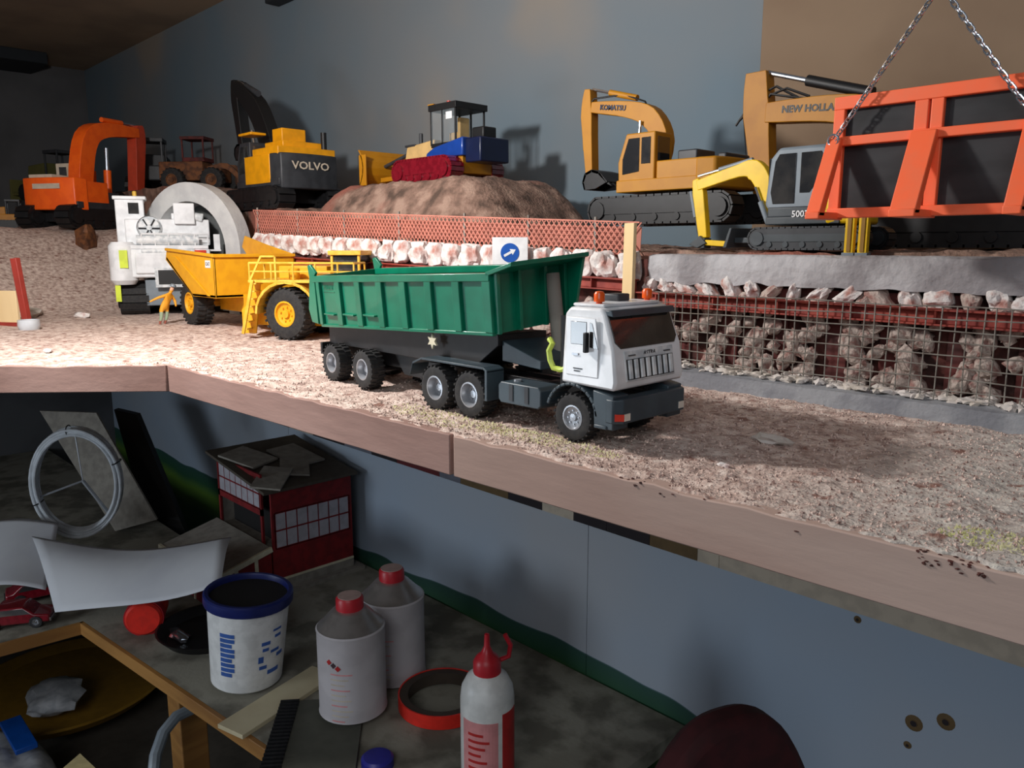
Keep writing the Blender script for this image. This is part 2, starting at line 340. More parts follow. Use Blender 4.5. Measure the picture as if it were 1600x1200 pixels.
dk = MB().prism(poly, 122.9, 124.3, 'z').build('shelf_deck', 'plywood'); tag(dk, 'plywood shelf deck carrying the model building site', 'shelf')
def board(x0, x1, mat, label, zt=124.95, zb=122.7, o0=0, o1=0):
    y0, y1 = front_y(x0), front_y(x1); n = 40; A, B = [], []
    mb = MB(); vs = []; fs = []
    for i in range(n + 1):
        x = x0 + (x1 - x0) * i / n; y = y0 + (y1 - y0) * i / n; d = 0.05 * fbm(x, 1, .5, 2)
        zt_ = zt + 0.12 * fbm(x, 5, 0.7, 3)
        vs += [(x, y - 0.25 + d, zb), (x, y - 0.25 + d, zt_), (x, y + 0.55, zt_), (x, y + 0.55, zb)]
    for i in range(n):
        for k in range(4): a = i * 4 + k; b = i * 4 + (k + 1) % 4; fs.append((a, b, b + 4, a + 4))
    fs += [(0, 1, 2, 3), (n * 4 + 3, n * 4 + 2, n * 4 + 1, n * 4)]
    o = mb.add(vs, fs).build('fascia_board', mat, None, 0.06); return tag(o, label, 'board', 'front boards of the shelf')
board(-31.75, 25, 'fascia_b', 'pale pink front board running under the white cab and right ground')
board(-68.2, -32.05, 'fascia', 'reddish brown front board under the trailer wheels')
board(-91, -68.4, 'fascia', 'short brown front board turning off at the corner below the yellow dumper')
# crumbs of soil hanging over the board edge
for px, py, n_, w_ in ((1000, 750, 40, 2.0), (1052, 764, 30, .9), (1505, 860, 130, 2.2), (1110, 772, 6, .5), (620, 652, 24, 1.8), (1250, 808, 10, 1.5)):
    q = onz(px, py, 124.9); mb = MB()
    for k in range(n_):
        x = q.x + random.uniform(-w_, w_) * .5; mb.blob((x, front_y(x) - 0.12 + random.uniform(-.15, .3), 124.85 + random.uniform(-.3, .12)), [random.uniform(.05, .12), random.uniform(.03, .08), random.uniform(.02, .06)], k, .6, 1)
    o = mb.build('soil_crumbs', 'earth_dark'); tag(o, 'dark crumbs of soil clinging to the board edge', 'soil', kind='stuff')
# dry grass flock
for px, py, rx, ry, n_ in ((700, 655, 5.5, 1.3, 700), (850, 688, 5.0, 1.0, 700), (1575, 850, 2.2, 1.2, 400)):
    q = onz(px, py, 125); mb = MB()
    for k in range(n_):
        a = random.uniform(0, 2 * pi); r = sqrt(random.random()); x = q.x + rx * r * cos(a); y = max(front_y(x) + .2, q.y + ry * r * sin(a)); z = terr(x, y)
        dx, dy = random.uniform(-.12, .12), random.uniform(-.12, .12); h = random.uniform(.05, .14)
        mb.add([(x - .05, y, z - .03), (x + .05, y, z - .03), (x, y + .05, z - .03), (x + dx, y + dy, z + h)], [(0, 1, 3), (1, 2, 3), (2, 0, 3)])
    o = mb.build('grass_flock', 'grass'); tag(o, 'pale yellow green grass flock scattered on the sandy ground', 'grass', kind='stuff')
M('grain', (214, 190, 178), .95, col2=(138, 112, 104), vs=420, mix=(.46, .58), detail=2)
vs, fs = [], []
for k in range(17000):
    x = random.uniform(-72, 6) if k % 2 else random.uniform(-42, 6); y = front_y(x) + .15 + random.random() ** 1.3 * 22.5; r = random.uniform(.03, .10) * (1 if random.random() < .95 else 1.7); z = terr(x, y) + r * .3; o = len(vs); a = random.uniform(0, 2)
    for q_ in range(3): vs.append((x + r * cos(a + q_ * 2.1), y + r * sin(a + q_ * 2.1), z - r * .6))
    vs.append((x + random.uniform(-.4, .4) * r, y + random.uniform(-.4, .4) * r, z + r * .7)); fs += [(o, o + 1, o + 3), (o + 1, o + 2, o + 3), (o + 2, o, o + 3)]
tag(MB().add(vs, fs).build('gravel', 'grain'), 'fine pinkish gravel grains strewn over the sandy ground', 'gravel', kind='stuff')
# stones lying on the road
for i, (px, py, r, mt, lb) in enumerate(((1205, 690, (1.0, .5, .3), 'stone_pale', 'flat pale stone lying on the road ahead of the white cab'),
                                 (1130, 727, (.35, .2, .12), 'rock_white', 'small white stone chip beside the road edge'),
                                 (125, 455, (1.6, 1.0, .5), 'rock_white', 'white stone beside the ramp left of the white shovel'),
                                 (75, 552, (.5, .4, .2), 'rock_white', 'small white chip on the sand near the corner board'),
                                 (30, 430, (3.5, 2.5, .9), 'stone_pale', 'low pale rubble patch behind the red post'),
                                 (133, 372, (2.2, 1.6, 2.4), 'brown_rust', 'brown lump of rock below the orange excavator'))):
    q = onz(px, py, 125) if i not in (2, 4, 5) else at(px, py, (112, 112, 138)[(2, 4, 5).index(i)])
    z = terr(q.x, q.y)
    tag(MB().blob((q.x, q.y, z + r[2] * .5), r, i + 3, .5, 2).build('stone', mt, angle=20), lb, 'stone')

# ------------------------------------------------------------------ retaining wall with stones, beam, mesh
rw = thing('retaining_wall', (0, 52.4, 125), 'rough rock retaining wall with a rusty steel beam and concrete capping', 'wall')
MB().box(-106, 25, -0.2, 0.1, -0.3, 9.0).build('backing', 'earth_dark', rw)
rk = []
for i in range(7):
    rk.append(MB().blob((0, 0, 0), (1, 1, 1), i * 2.3 + 1, 0.6, 2).mesh('rock', 50)); rk[-1].materials.append(MATS['rock'])
rkw = []
for i in range(6):
    bm_ = MB().blob((0, 0, 0), (1, 1, 1), i * 4.1 + 2, 0.5, 3); bm_.v = [Vector((max(-.82, min(.82, v.x)), v.y, max(-.8, min(.8, v.z)))) for v in bm_.v]
    rkw.append(bm_.mesh('stone', 30)); rkw[-1].materials.append(MATS['rock_white'])
def put(me, name, loc, sc, parent, rz=None):
    o = bpy.data.objects.new(name, me); COL.objects.link(o); o.parent = parent; o.location = Vector(loc) * S; o.scale = sc
    o.rotation_euler = (random.uniform(-.3, .3), rz if rz is not None else random.uniform(0, 6.28), 0); return o
# big white blocks along the upper course, left of the plank
x = -105.0
while x < -39.5:
    wd = random.uniform(2.6, 3.4) if x < -60 else random.uniform(2.2, 2.8)
    zt = 9.55 + (-40 - x) / 66 * 2.3
    put(random.choice(rkw), 'stone', (x + wd / 2, -0.35, zt - 1.25), (wd * .56, .75, 1.5), rw, random.uniform(-.08, .08)); x += wd
x = -104.0
while x < -39.5:                       # darker rock under the beam behind the vehicles
    wd = random.uniform(1.6, 3.2)
    for zz in (1.0, 2.8, 4.6):
        if random.random() < .75: put(random.choice(rk), 'rock', (x + wd / 2, -0.25, zz + random.uniform(-.4, .4)), (wd * .5, .55, .95), rw)
    x += wd * 1.25
# right part: columns of lumps with dark gaps holding upright oxide planks
x = -38.0; pk = MB().box(-.38, .38, -.12, .12, 0, 7).mesh('plank'); pk.materials.append(MATS['oxide_dark'])
while x < 3:
    wd = random.uniform(2.4, 3.4)
    for k in range(19):
        z = .4 + 6.3 * (k + random.random() * .6) / 19.5; r_ = random.uniform(.42, .72)
        put(random.choice(rk), 'rock', (x + wd / 2 + random.uniform(-.5, .5) * wd, -0.55 - random.uniform(0, .45), z), (r_ * random.uniform(.9, 1.4), r_ * .8, r_ * random.uniform(.75, 1.1)), rw)
    gap = random.uniform(.5, 1.4)
    for k in range(2):
        o = bpy.data.objects.new('plank', pk); COL.objects.link(o); o.parent = rw; o.location = Vector((x + wd + gap * (.25 + .5 * k), -0.34, 0.1)) * S; o.rotation_euler = (0, random.uniform(-.03, .03), 0)
    x += wd + gap
x = -38.0
while x < 12:                          # lumpy course below the concrete capping
    wd = random.uniform(1.2, 2.2); put(random.choice(rkw if random.random() < .6 else rk), 'stone', (x + wd / 2, -0.75, 6.75 + random.uniform(-.2, .25)), (wd * .55, .6, random.uniform(.45, .75)), rw); x += wd * .95
# concrete capping
vs = []; fs = []; n = 150; prof = [(-1.15, 7.3), (-1.3, 8.3), (-1.25, 9.25), (-.9, 9.42), (0.6, 9.42), (0.6, 7.3)]
for i in range(n + 1):
    xx = -37.2 + 62 * i / n
    for k, (yy, zz) in enumerate(prof): 
        a = .12 if k in (1, 2) else .2
        vs.append((xx, yy + a * fbm(xx, k * 3, .9, 5), zz + (.28 * fbm(xx, k, .55, 7) if k == 0 else .06 * fbm(xx, k, 1.5, 3))))
m_ = len(prof)
for i in range(n):
    for k in range(m_): a = i * m_ + k; b = i * m_ + (k + 1) % m_; fs.append((a, b, b + m_, a + m_))
fs += [list(range(m_)), list(range(n * m_, n * m_ + m_))]
MB().add(vs, fs).build('concrete_capping', 'concrete', rw, angle=60)
# steel waling beam (I section) in two lengths
def ibeam(x0, x1, z0, z1, y, name='steel_beam'):
    mb = MB()
    for (dz0, dz1, y0, y1) in ((.38, .5, -.5, .45), (-.5, -.38, -.5, .45), (-.38, .38, -.03, .1)):
        mb.hull([(x0, y + y0, z0 + dz0), (x0, y + y1, z0 + dz0), (x0, y + y1, z0 + dz1), (x0, y + y0, z0 + dz1)], [(x1, y + y0, z1 + dz0), (x1, y + y1, z1 + dz0), (x1, y + y1, z1 + dz1), (x1, y + y0, z1 + dz1)])
    for k in range(int((x1 - x0) / 5)):
        xx = x0 + 2 + 5 * k; mb.box(xx, xx + .12, y - .45, y + .1, z0 + (z1 - z0) * (xx - x0) / (x1 - x0) - .38, z0 + (z1 - z0) * (xx - x0) / (x1 - x0) + .38)
    return mb.build(name, 'oxide', rw, 0.03)
ibeam(-95, -38.6, 8.2, 6.9, -1.0); ibeam(-38.0, 24, 6.0, 5.6, -1.6)
# wire mesh panel
wm = thing('wire_mesh', (0, 50.1, 125), 'grey welded wire mesh standing in front of the rock wall', 'mesh')
wz = MB().cyl((0, 0, 0.7), (0, 0, 6.6), .045, seg=6).mesh('wire'); wz.materials.append(MATS['wire'])
x = -35.5
while x < 20:
    o = bpy.data.objects.new('wire', wz); COL.objects.link(o); o.parent = wm; o.location = Vector((x, .05 * sin(x * 1.7), 0)) * S; o.rotation_euler = (random.uniform(-.01, .01), random.uniform(-.02, .02), 0); x += .74
for k in range(9):
    z = 0.95 + k * .7
    MB().tube([(xx, -.08 + .06 * sin(xx * .9 + k), z + .04 * sin(xx * .6 + k * 2)) for xx in frange(-35.8, 20, 1.2)], .042, 6).build('wire', 'wire', wm)
# kerb
n = 90; vs = []; fs = []
for i in range(n + 1):
    xx = -44 + 66 * i / n; vs += [(xx, 48.55 + .05 * fbm(xx, 0, 1, 3), 124.7), (xx, 48.6 + .05 * fbm(xx, 0, 1, 3), 126.0 + .08 * fbm(xx, 2, .9, 4)), (xx, 50.6, 126.05 + .1 * fbm(xx, 5, .8, 1)), (xx, 50.6, 124.7)]
for i in range(n):
    for k in range(4): a = i * 4 + k; b = i * 4 + (k + 1) % 4; fs.append((a, b, b + 4, a + 4))
fs += [(0, 1, 2, 3), (4 * n, 4 * n + 1, 4 * n + 2, 4 * n + 3)]
kb = MB().add(vs, fs).build('kerb', 'kerb'); tag(kb, 'low grey concrete kerb along the foot of the rock wall', 'kerb')
# mortar dust heaped on kerb
mb = MB()
for k in range(420):
    xx = random.uniform(-38, 20); mb.blob((xx, random.uniform(49.4, 51.2), 126.05 + random.uniform(0, .25)), [random.uniform(.2, .5), random.uniform(.2, .4), random.uniform(.1, .25)], k, .6, 1)
tag(mb.build('rubble', 'stone_pale'), 'pale rubble and dust heaped behind the kerb', 'rubble', kind='stuff')
# lattice fence
lf = thing('lattice_fence', (0, 52.6, 125), 'pinkish expanded metal safety fence above the white stones', 'fence')
def ltop(x): return 11.9 + (-39.1 - x) / 66.8 * 3.1
def lbot(x): return 9.3 + (-39.1 - x) / 66.8 * 2.5
mb = MB(); H = 2.5; st = .62; x = -106
while x < -39:
    for sg in (-1, 1):
        xa, xb = (x, x + H * .95) if sg > 0 else (x + H * .95, x)
        xb2, xa2 = min(xb, -39.2), min(xa, -39.2)
        if max(xa, xb) < -39: mb.bar((xa, .03 * sg, lbot(xa)), (xb, .03 * sg, ltop(xb)), .04, .10)
    x += st
g = mb.build('lattice', 'lattice', lf); g['kind'] = 'stuff'
MB().bar((-106, 0, ltop(-106)), (-39.3, 0, ltop(-39.3)), .12, .12).build('top_rail', 'lattice', lf)
MB().bar((-106, 0, lbot(-106)), (-39.3, 0, lbot(-39.3)), .12, .12).build('bottom_rail', 'lattice', lf)
MB().bar((-106, .25, (lbot(-106) + ltop(-106)) / 2), (-39.3, .25, (lbot(-39) + ltop(-39)) / 2), .05, 1.9).build('sheet', M('lattice_back', (180, 116, 100), .8), lf)
for xx in (-105, -94, -83, -72, -61, -52, -44): MB().cyl((xx, .1, lbot(xx) - .5), (xx, .1, ltop(xx) + .35), .13, seg=8).build('post', 'wire', lf)
# plank and traffic sign
pl = thing('timber_plank', (-38.6, 50.4, 131.5), 'upright pale timber plank leaning at the end of the lattice fence', 'plank', -20)
MB().hull([(-.72, -.15, -1), (.72, -.15, -1), (.72, .15, -1), (-.72, .15, -1)], [(-.58, -.15, 5.3), (.8, -.15, 5.3), (.8, .15, 5.3), (-.58, .15, 5.3)]).build('board', 'plank', pl, .03)
q = at(797, 395, 71)
sg = thing('road_sign', (q.x, q.y, q.z), 'white square sign with a blue disc and white diagonal arrow', 'sign', 32)
MB().box(-1.65, 1.65, -.06, .06, -1.5, 1.38).build('plate', 'sign_white', sg, .03)
d_ = MB().cyl((0, -.09, .0), (0, -.06, 0), .86, seg=32).build('disc', 'sign_blue', sg)
a = radians(28); R2 = lambda x, z: (x * cos(a) - z * sin(a), x * sin(a) + z * cos(a))
MB().prism([R2(-.6, -.11), R2(.15, -.11), R2(.15, -.3), R2(.62, 0), R2(.15, .3), R2(.15, .11), R2(-.6, .11)], -.11, -.092).build('arrow', 'sign_white', d_)
MB().cyl((0, .12, -9.6), (0, .12, 1.2), .12, seg=8).build('post', 'silver', sg)

# ------------------------------------------------------------------ wheels
def wheel_proto(r, w, rim_mat, hub=0.56, knobs=26, dish=True, duals=False):
    """tire along y, outer face at -y; returns (tire mesh, rim mesh)"""
    h = w / 2
    t = MB().lathe([(r * hub, h * .9), (r * .78, h), (r * .95, h * .92), (r, h * .7), (r, -h * .7), (r * .95, -h * .92), (r * .78, -h), (r * hub, -h * .9)], (0, 0, 0), 'y', 36, True)
    for k in range(knobs):
        a = 2 * pi * k / knobs
        for sgn in (-1, 1):
            aa = a + (pi / knobs if sgn > 0 else 0)
            c = Vector((cos(aa), 0, sin(aa))); tt = Vector((-sin(aa), 0, cos(aa)))
            q_ = [c * r * .97 + tt * r * .045 + Vector((0, sgn * h * .96, 0)), c * r * .97 - tt * r * .045 + Vector((0, sgn * h * .96, 0)), c * r * .97 - tt * r * .075 + Vector((0, sgn * h * .1, 0)), c * r * .97 + tt * r * .015 + Vector((0, sgn * h * .1, 0))]
            t.hull(q_, [v + c * r * .075 for v in q_])
    rm = MB().lathe([(r * hub * 1.02, h * .8), (r * hub * 1.02, -h * .94), (r * hub * .9, -h * .96), (r * hub * .84, -h * .75), (r * hub * .74, -h * (.1 if dish else .7)), (r * hub * .34, -h * (.0 if dish else .62)), (r * hub * .3, -h * (.35 if dish else .85)), (0.001, -h * (.38 if dish else .88))], (0, 0, 0), 'y', 28)
    for k in range(8):
        a = 2 * pi * k / 8; rm.cyl((cos(a) * r * hub * .55, -h * (.02 if dish else .6), sin(a) * r * hub * .55), (cos(a) * r * hub * .55, -h * (.16 if dish else .8), sin(a) * r * hub * .55), r * .035, seg=6)
    tm = t.mesh('tire'); tm.materials.append(MATS['rubber']); rmm = rm.mesh('rim'); rmm.materials.append(MATS[rim_mat]); return tm, rmm
def wheel(protos, parent, loc, flip=False, yaw=0):
    o = bpy.data.objects.new('wheel', protos[0]); COL.objects.link(o); o.parent = parent; o.location = Vector(loc) * S; o.rotation_euler = (0, random.uniform(0, 1), (pi if flip else 0) + radians(yaw))
    r_ = bpy.data.objects.new('rim', protos[1]); COL.objects.link(r_); r_.parent = o; return o

# ------------------------------------------------------------------ green tipper truck
tk = thing('tipper_truck', (-26.3, 32.7, 125.06), 'model articulated tipper truck with white cab and raised green dump body', 'toy truck')
TRL = []
wf = wheel_proto(1.24, .95, 'silver', .52, 24, False); wr = wheel_proto(1.36, 1.15, 'silver', .55, 24, True)
for yy, fl in ((-2.35, False), (2.35, True)):
    wheel(wf, tk, (0, yy, 1.24), fl)
    for xx in (-8.0, -11.2): wheel(wr, tk, (xx, yy, 1.36), fl)
    for xx in (-20.5, -25.0): TRL.append(wheel(wr, tk, (xx, yy, 1.36), fl))
# chassis
MB().box(-14.5, 2.2, -.95, -.55, 1.7, 2.5).box(-14.5, 2.2, .55, .95, 1.7, 2.5).box(-12, -7, -.55, .55, 1.7, 2.3).box(-4, -3, -.55, .55, 1.6, 2.4).build('tractor_chassis', 'dark_steel', tk, .04)
TRL.append(MB().prism([(-27, 2.6), (-27, 3.9), (-6.6, 4.95), (-6.6, 4.3), (-9, 2.7)], -1.9, 1.9).box(-27, -18, -1.2, 1.2, 1.6, 2.8).box(-27.2, -26.9, -2.6, 2.6, 1.8, 2.7).prism([(-19, 2.9), (-17.5, 1.2), (-14.5, 1.2), (-13.0, 2.9)], -1.3, 1.3).build('trailer_frame', 'dark_steel', tk, .04))
for xx in (-8.0, -11.2, 0): MB().cyl((xx, -2, 1.3), (xx, 2, 1.3), .28, seg=10).build('axle', 'black', tk)
for xx in (-20.5, -25.0): TRL.append(MB().cyl((xx, -2, 1.3), (xx, 2, 1.3), .28, seg=10).build('axle', 'black', tk))
# rear mudguards of the tractor (slate)
for s in (-1, 1):
    y0, y1 = sorted((s * 2.95, s * 1.6)); mb = MB()
    pts = [(-13.6, 1.9), (-13.3, 2.65), (-12.4, 3.0), (-6.7, 3.0), (-6.35, 2.85)]
    for (a, b) in zip(pts[:-1], pts[1:]): mb.prism([a, b, (b[0], b[1] + .14), (a[0], a[1] + .14)], y0, y1)
    mb.box(-6.55, -6.35, y0, y1, 1.2, 2.95)
    mb.build('mudguard', 'slate', tk, .03)
# side tanks and steps
for s in (-1, 1):
    y0, y1 = sorted((s * 2.85, s * 1.2))
    MB().prism([(-5.3, 1.3), (-2.4, 1.3), (-2.2, 1.5), (-2.2, 2.3), (-2.4, 2.5), (-5.3, 2.5), (-5.5, 2.3), (-5.5, 1.5)], y0, y1).build('fuel_tank', 'slate', tk, .06)
MB().cyl((-4.6, -2.2, 2.5), (-4.6, -2.2, 2.62), .22, seg=12).build('filler_cap', 'silver', tk)
MB().box(-3.4, -3.1, -2.9, -2.85, 1.5, 2.4).box(-4.6, -4.3, -2.9, -2.85, 1.5, 2.4).build('tank_strap', 'charcoal', tk)
# front mudguard
for s in (-1, 1):
    y0, y1 = sorted((s * 2.92, s * 1.7)); mb = MB(); arc = [(1.62 * cos(radians(a)), 1.3 + 1.62 * sin(radians(a))) for a in range(8, 175, 12)]
    for (a, b) in zip(arc[:-1], arc[1:]): mb.prism([a, b, (b[0] * 1.12, 1.3 + (b[1] - 1.3) * 1.1), (a[0] * 1.12, 1.3 + (a[1] - 1.3) * 1.1)], y0, y1)
    mb.prism([(1.55, 1.0), (2.75, 1.0), (2.75, 2.7), (1.45, 2.9)], y0, y1); mb.box(1.6, 2.4, y0 - .08, y1 + .08, 1.0, 1.2)
    mb.build('front_mudguard', 'slate', tk, .05)
# bumper
bp_ = MB().prism([(2.3, -2.95), (2.75, -2.95), (3.15, -2.6), (3.15, 2.6), (2.75, 2.95), (2.3, 2.95)], 1.35, 2.55, 'z').build('bumper', 'slate', tk, .06)
for s in (-1, 1):
    y0, y1 = sorted((s * 2.55, s * 2.1)); MB().box(3.13, 3.2, y0, y1, 1.5, 1.85).build('headlamp', 'lamp_clear', bp_)
    MB().hull([(2.85, s * 2.9, 1.5), (3.15, s * 2.64, 1.5), (3.15, s * 2.64, 1.85), (2.85, s * 2.9, 1.85)], [(2.88, s * 2.94, 1.5), (3.19, s * 2.58, 1.5), (3.19, s * 2.58, 1.85), (2.88, s * 2.94, 1.85)]).build('indicator', 'lamp_red', bp_)
# cab: lower body, upper tapered, roof
sec = [(-.7, 3.05), (2.75, 2.95), (2.85, 3.4), (2.62, 4.95), (1.95, 6.7), (1.7, 6.95), (-.3, 6.95), (-.62, 6.6)]
cb = MB()
def cabw(z): return 2.9 if z < 5 else 2.9 - (z - 5) * .1
n = len(sec); A = [Vector((x, -cabw(z), z)) for x, z in sec]; B = [Vector((x, cabw(z), z)) for x, z in sec]
cabo = cb.hull(A, B).build('cab', 'white', tk, .14)
MB().box(-.45, 1.6, -2.35, 2.35, 6.95, 7.12).build('roof', 'white', cabo, .15)
# windscreen (dark glass) on the sloping front
def front_pt(y, z):
    if z >= 4.95: x = 2.62 + (1.95 - 2.62) * (z - 4.95) / 1.75
    else: x = 2.85 + (2.62 - 2.85) * (z - 3.4) / 1.55
    return Vector((x, y, z))
off = Vector((.05, 0, .02))
outl = [(-2.25, 4.98), (2.25, 4.98), (2.58, 5.3), (2.55, 6.62), (-2.55, 6.62), (-2.58, 5.3)]
MB().hull([front_pt(y, z) - off * .5 for y, z in outl], [front_pt(y, z) + off for y, z in outl]).build('windscreen', 'glass_dark', cabo, .02)
MB().hull([front_pt(-2.62, 6.6) , front_pt(2.62, 6.6), front_pt(2.62, 6.85), front_pt(-2.62, 6.85)], [v + Vector((.42, 0, -.08)) for v in (front_pt(-2.62, 6.62), front_pt(2.62, 6.62), front_pt(2.62, 6.95), front_pt(-2.62, 6.95))]).build('sun_visor', 'slate', cabo, .04)
# doors with windows, both sides
for s in (-1, 1):
    yo = s * 2.93
    dr = MB().prism([(-.35, 3.5), (1.75, 3.5), (1.75, 5.1), (1.55, 6.45), (-.35, 6.45)], *sorted((s * 2.86, yo))).build('door', 'white', cabo, .04)
    MB().prism([(-.05, 5.1), (1.0, 5.1), (1.0, 6.25), (-.05, 6.25)], *sorted((s * 2.88, s * 2.95))).build('window', 'glass_dark', cabo, .02)
    MB().prism([(1.2, 5.0), (1.75, 4.95), (1.35, 6.2), (1.2, 6.25)], *sorted((s * 2.88, s * 2.95))).build('quarter_window', 'glass_dark', cabo, .01)
    MB().box(1.02, 1.22, *sorted((s * 2.98, s * 3.25)), 4.75, 5.75).build('mirror', 'black', cabo, .04)
    MB().box(.1, .5, *sorted((s * 2.92, s * 3.0)), 4.55, 4.65).build('door_handle', 'silver', cabo)
    MB().box(.15, .75, *sorted((s * 2.93, s * 2.96)), 3.85, 3.9).box(.2, .6, *sorted((s * 2.93, s * 2.96)), 3.72, 3.77).build('badge', 'charcoal', cabo)
# grille
gr = MB().hull([front_pt(y, z) - off for y, z in ((-2.05, 3.35), (2.05, 3.35), (2.05, 4.85), (-2.05, 4.85))], [front_pt(y, z) + off * .6 for y, z in ((-2.05, 3.35), (2.05, 3.35), (2.05, 4.85), (-2.05, 4.85))]).build('grille_panel', 'white_dirty', cabo, .03)
MB().hull([front_pt(y, z) for y, z in ((-1.95, 3.42), (1.95, 3.42), (1.95, 4.42), (-1.95, 4.42))], [front_pt(y, z) + off * 1.1 for y, z in ((-1.95, 3.42), (1.95, 3.42), (1.95, 4.42), (-1.95, 4.42))]).build('grille_recess', 'black', cabo)
for k in range(8):
    y = -1.72 + k * .49; MB().hull([front_pt(yy, z) + off * .8 for yy, z in ((y - .15, 3.45), (y + .15, 3.45), (y + .15, 4.38), (y - .15, 4.38))], [front_pt(yy, z) + off * 2.6 for yy, z in ((y - .1, 3.45), (y + .1, 3.45), (y + .1, 4.38), (y - .1, 4.38))]).build('grille_slat', 'white_dirty', cabo)
ty = front_pt(0, 4.63) + off * .8
text('ASTRA', .34, 'charcoal', cabo, ty, (98.5, 0, 90))
for s in (-1, 1): MB().box(ty.x - .02, ty.x + .04, *sorted((s * 1.75, s * 1.2)), 4.6, 4.65).build('badge', 'charcoal', cabo)
# roof beacons
for y in (-2.0, 2.0):
    MB().lathe([(.001, 0), (.16, 0), (.16, .2), (.28, .22), (.28, .6), (.2, .72), (.001, .75)], (1.0, y, 7.0), 'z', 14).build('beacon', 'beacon', tk)
MB().box(-.3, .7, -.1, .9, 7.1, 7.5).build('roof_hatch', 'charcoal', cabo, .08)
# cab rear + air hose
MB().cyl((-1.1, -2.2, 2.6), (-1.1, -2.2, 6.4), .22, seg=10).build('exhaust', 'black', tk)
MB().tube([(-.6, -2.3, 3.75), (-1.2, -2.35, 3.55), (-1.7, -2.4, 3.6), (-1.95, -2.4, 4.0), (-2.05, -2.4, 4.5), (-1.8, -2.4, 4.9), (-2.1, -2.3, 5.1)], .16, 8).build('air_hose', 'hose_lime', tk)
MB().prism([(-12.3 + (.5 if k % 2 else .24) * cos(pi * k / 6), 4.1 + (.5 if k % 2 else .24) * sin(pi * k / 6)) for k in range(12)], -2.15, -2.0).build('hitch_star', 'cream', tk)
MB().cyl((-4.4, 1.2, 3.0), (-5.2, 1.2, 8.4), .42, seg=12).build('tipping_ram', 'card_grey', tk)
MB().prism([(-6.5, 3.4), (-3.4, 3.2), (-3.4, 3.7), (-6.5, 4.6)], -1.6, 2.4).build('ram_cradle', 'slate', tk, .05)
# dump body, front raised a little (built in place, slope along x)
BX = -27.0
def dz(x): return 4.0 + (x - BX) / 21 * 1.05
def dt(x): return 7.7 + (x - BX) / 21 * .75
T = .14
def slab(x0, x1, y0, y1, f0, f1, mb): 
    return mb.hull([(x0, y0, f0(x0)), (x0, y1, f0(x0)), (x0, y1, f1(x0)), (x0, y0, f1(x0))], [(x1, y0, f0(x1)), (x1, y1, f0(x1)), (x1, y1, f1(x1)), (x1, y0, f1(x1))])
body = MB()
for s in (-1, 1): slab(BX, -6, s * 2.75, s * 2.6, dz, dt, body)
slab(BX, -6, -2.7, 2.7, dz, lambda x: dz(x) + .15, body)
db = body.build('dump_body', 'green', tk, .03)
mb = MB()
for s in (-1, 1):
    a, b = sorted((s * 2.98, s * 2.55)); slab(BX - .2, -5.9, a, b, lambda x: dt(x) - .42, lambda x: dt(x) + .05, mb)
    a, b = sorted((s * 2.92, s * 2.6)); slab(BX + .4, -5.95, a, b, lambda x: dz(x) - .1, lambda x: dz(x) + .12, mb)
mb.build('top_rail', 'green', db, .04)
for s in (-1, 1):
    for k in range(8):
        xx = BX + .3 + k * 2.87; a, b = sorted((s * 2.96, s * 2.7)); wv = .72 if k not in (0,) else .5
        MB().hull([(xx, a, dz(xx) + .1), (xx + wv, a, dz(xx) + .1), (xx + wv, b, dz(xx) + .1), (xx, b, dz(xx) + .1)], [(xx, a, dt(xx) - .3), (xx + wv, a, dt(xx) - .3), (xx + wv, b, dt(xx) - .3), (xx, b, dt(xx) - .3)]).build('side_rib', 'green', db, .05)
    for k in range(3):
        xx = BX + 1.2 + k * 2.87; a, b = sorted((s * 3.0, s * 2.7)); MB().box(xx, xx + 1.5, a, b, dz(xx) + .85, dz(xx) + .97).build('tie_hook', 'green', db, .02)
# headboard with forward canopy and sloping spoiler
MB().hull([(-6.1, -2.7, dz(-6)), (-6.1, 2.7, dz(-6)), (-5.95, 2.7, dz(-6)), (-5.95, -2.7, dz(-6))], [(-6.1, -2.7, 8.5), (-6.1, 2.7, 8.5), (-5.95, 2.7, 8.5), (-5.95, -2.7, 8.5)]).build('headboard', 'green', db)
MB().hull([(-6.2, -2.98, 8.3), (-6.2, 2.98, 8.3), (-6.2, 2.98, 8.55), (-6.2, -2.98, 8.55)], [(-3.9, -2.98, 8.9), (-3.9, 2.98, 8.9), (-3.9, 2.98, 9.15), (-3.9, -2.98, 9.15)]).build('canopy', 'green', db, .04)
for y in (-2.6, -1.0, 1.0, 2.6):
    MB().prism([(-6, dz(-6)), (-5.6, dz(-6)), (-5.5, 8.5), (-6, 8.5)], y - .12, y + .12).build('headboard_rib', 'green', db, .03)
MB().prism([(-6, 5.3), (-5.2, 5.3), (-4.2, 8.9), (-6, 8.5)], 2.75, 2.98).build('canopy_bracket', 'green', db, .03)
# tailgate with upright ears
tg = MB().hull([(BX - .15, -2.85, 4.05), (BX, -2.85, 4.05), (BX, 2.85, 4.05), (BX - .15, 2.85, 4.05)], [(BX - .6, -2.85, 7.7), (BX - .4, -2.85, 7.7), (BX - .4, 2.85, 7.7), (BX - .6, 2.85, 7.7)]).build('tailgate', 'green', db, .03)
for s in (-1, 1):
    MB().prism([(BX - 1.0, 4.2), (BX, 4.1), (BX + .2, 7.7), (BX + .5, 8.0), (BX - .3, 8.6), (BX - .7, 8.5), (BX - .6, 7.6), (BX - 1.3, 5.2)], *sorted((s * 2.95, s * 2.75))).build('tailgate_ear', 'green', db, .03)
text('PERLINI', .42, 'green', db, (BX + 1.9, -2.8, 6.95), (90, 0, 0)); MB().box(BX + 1, BX + 2.8, -2.79, -2.74, 6.6, 6.65).build('badge', 'green', db)
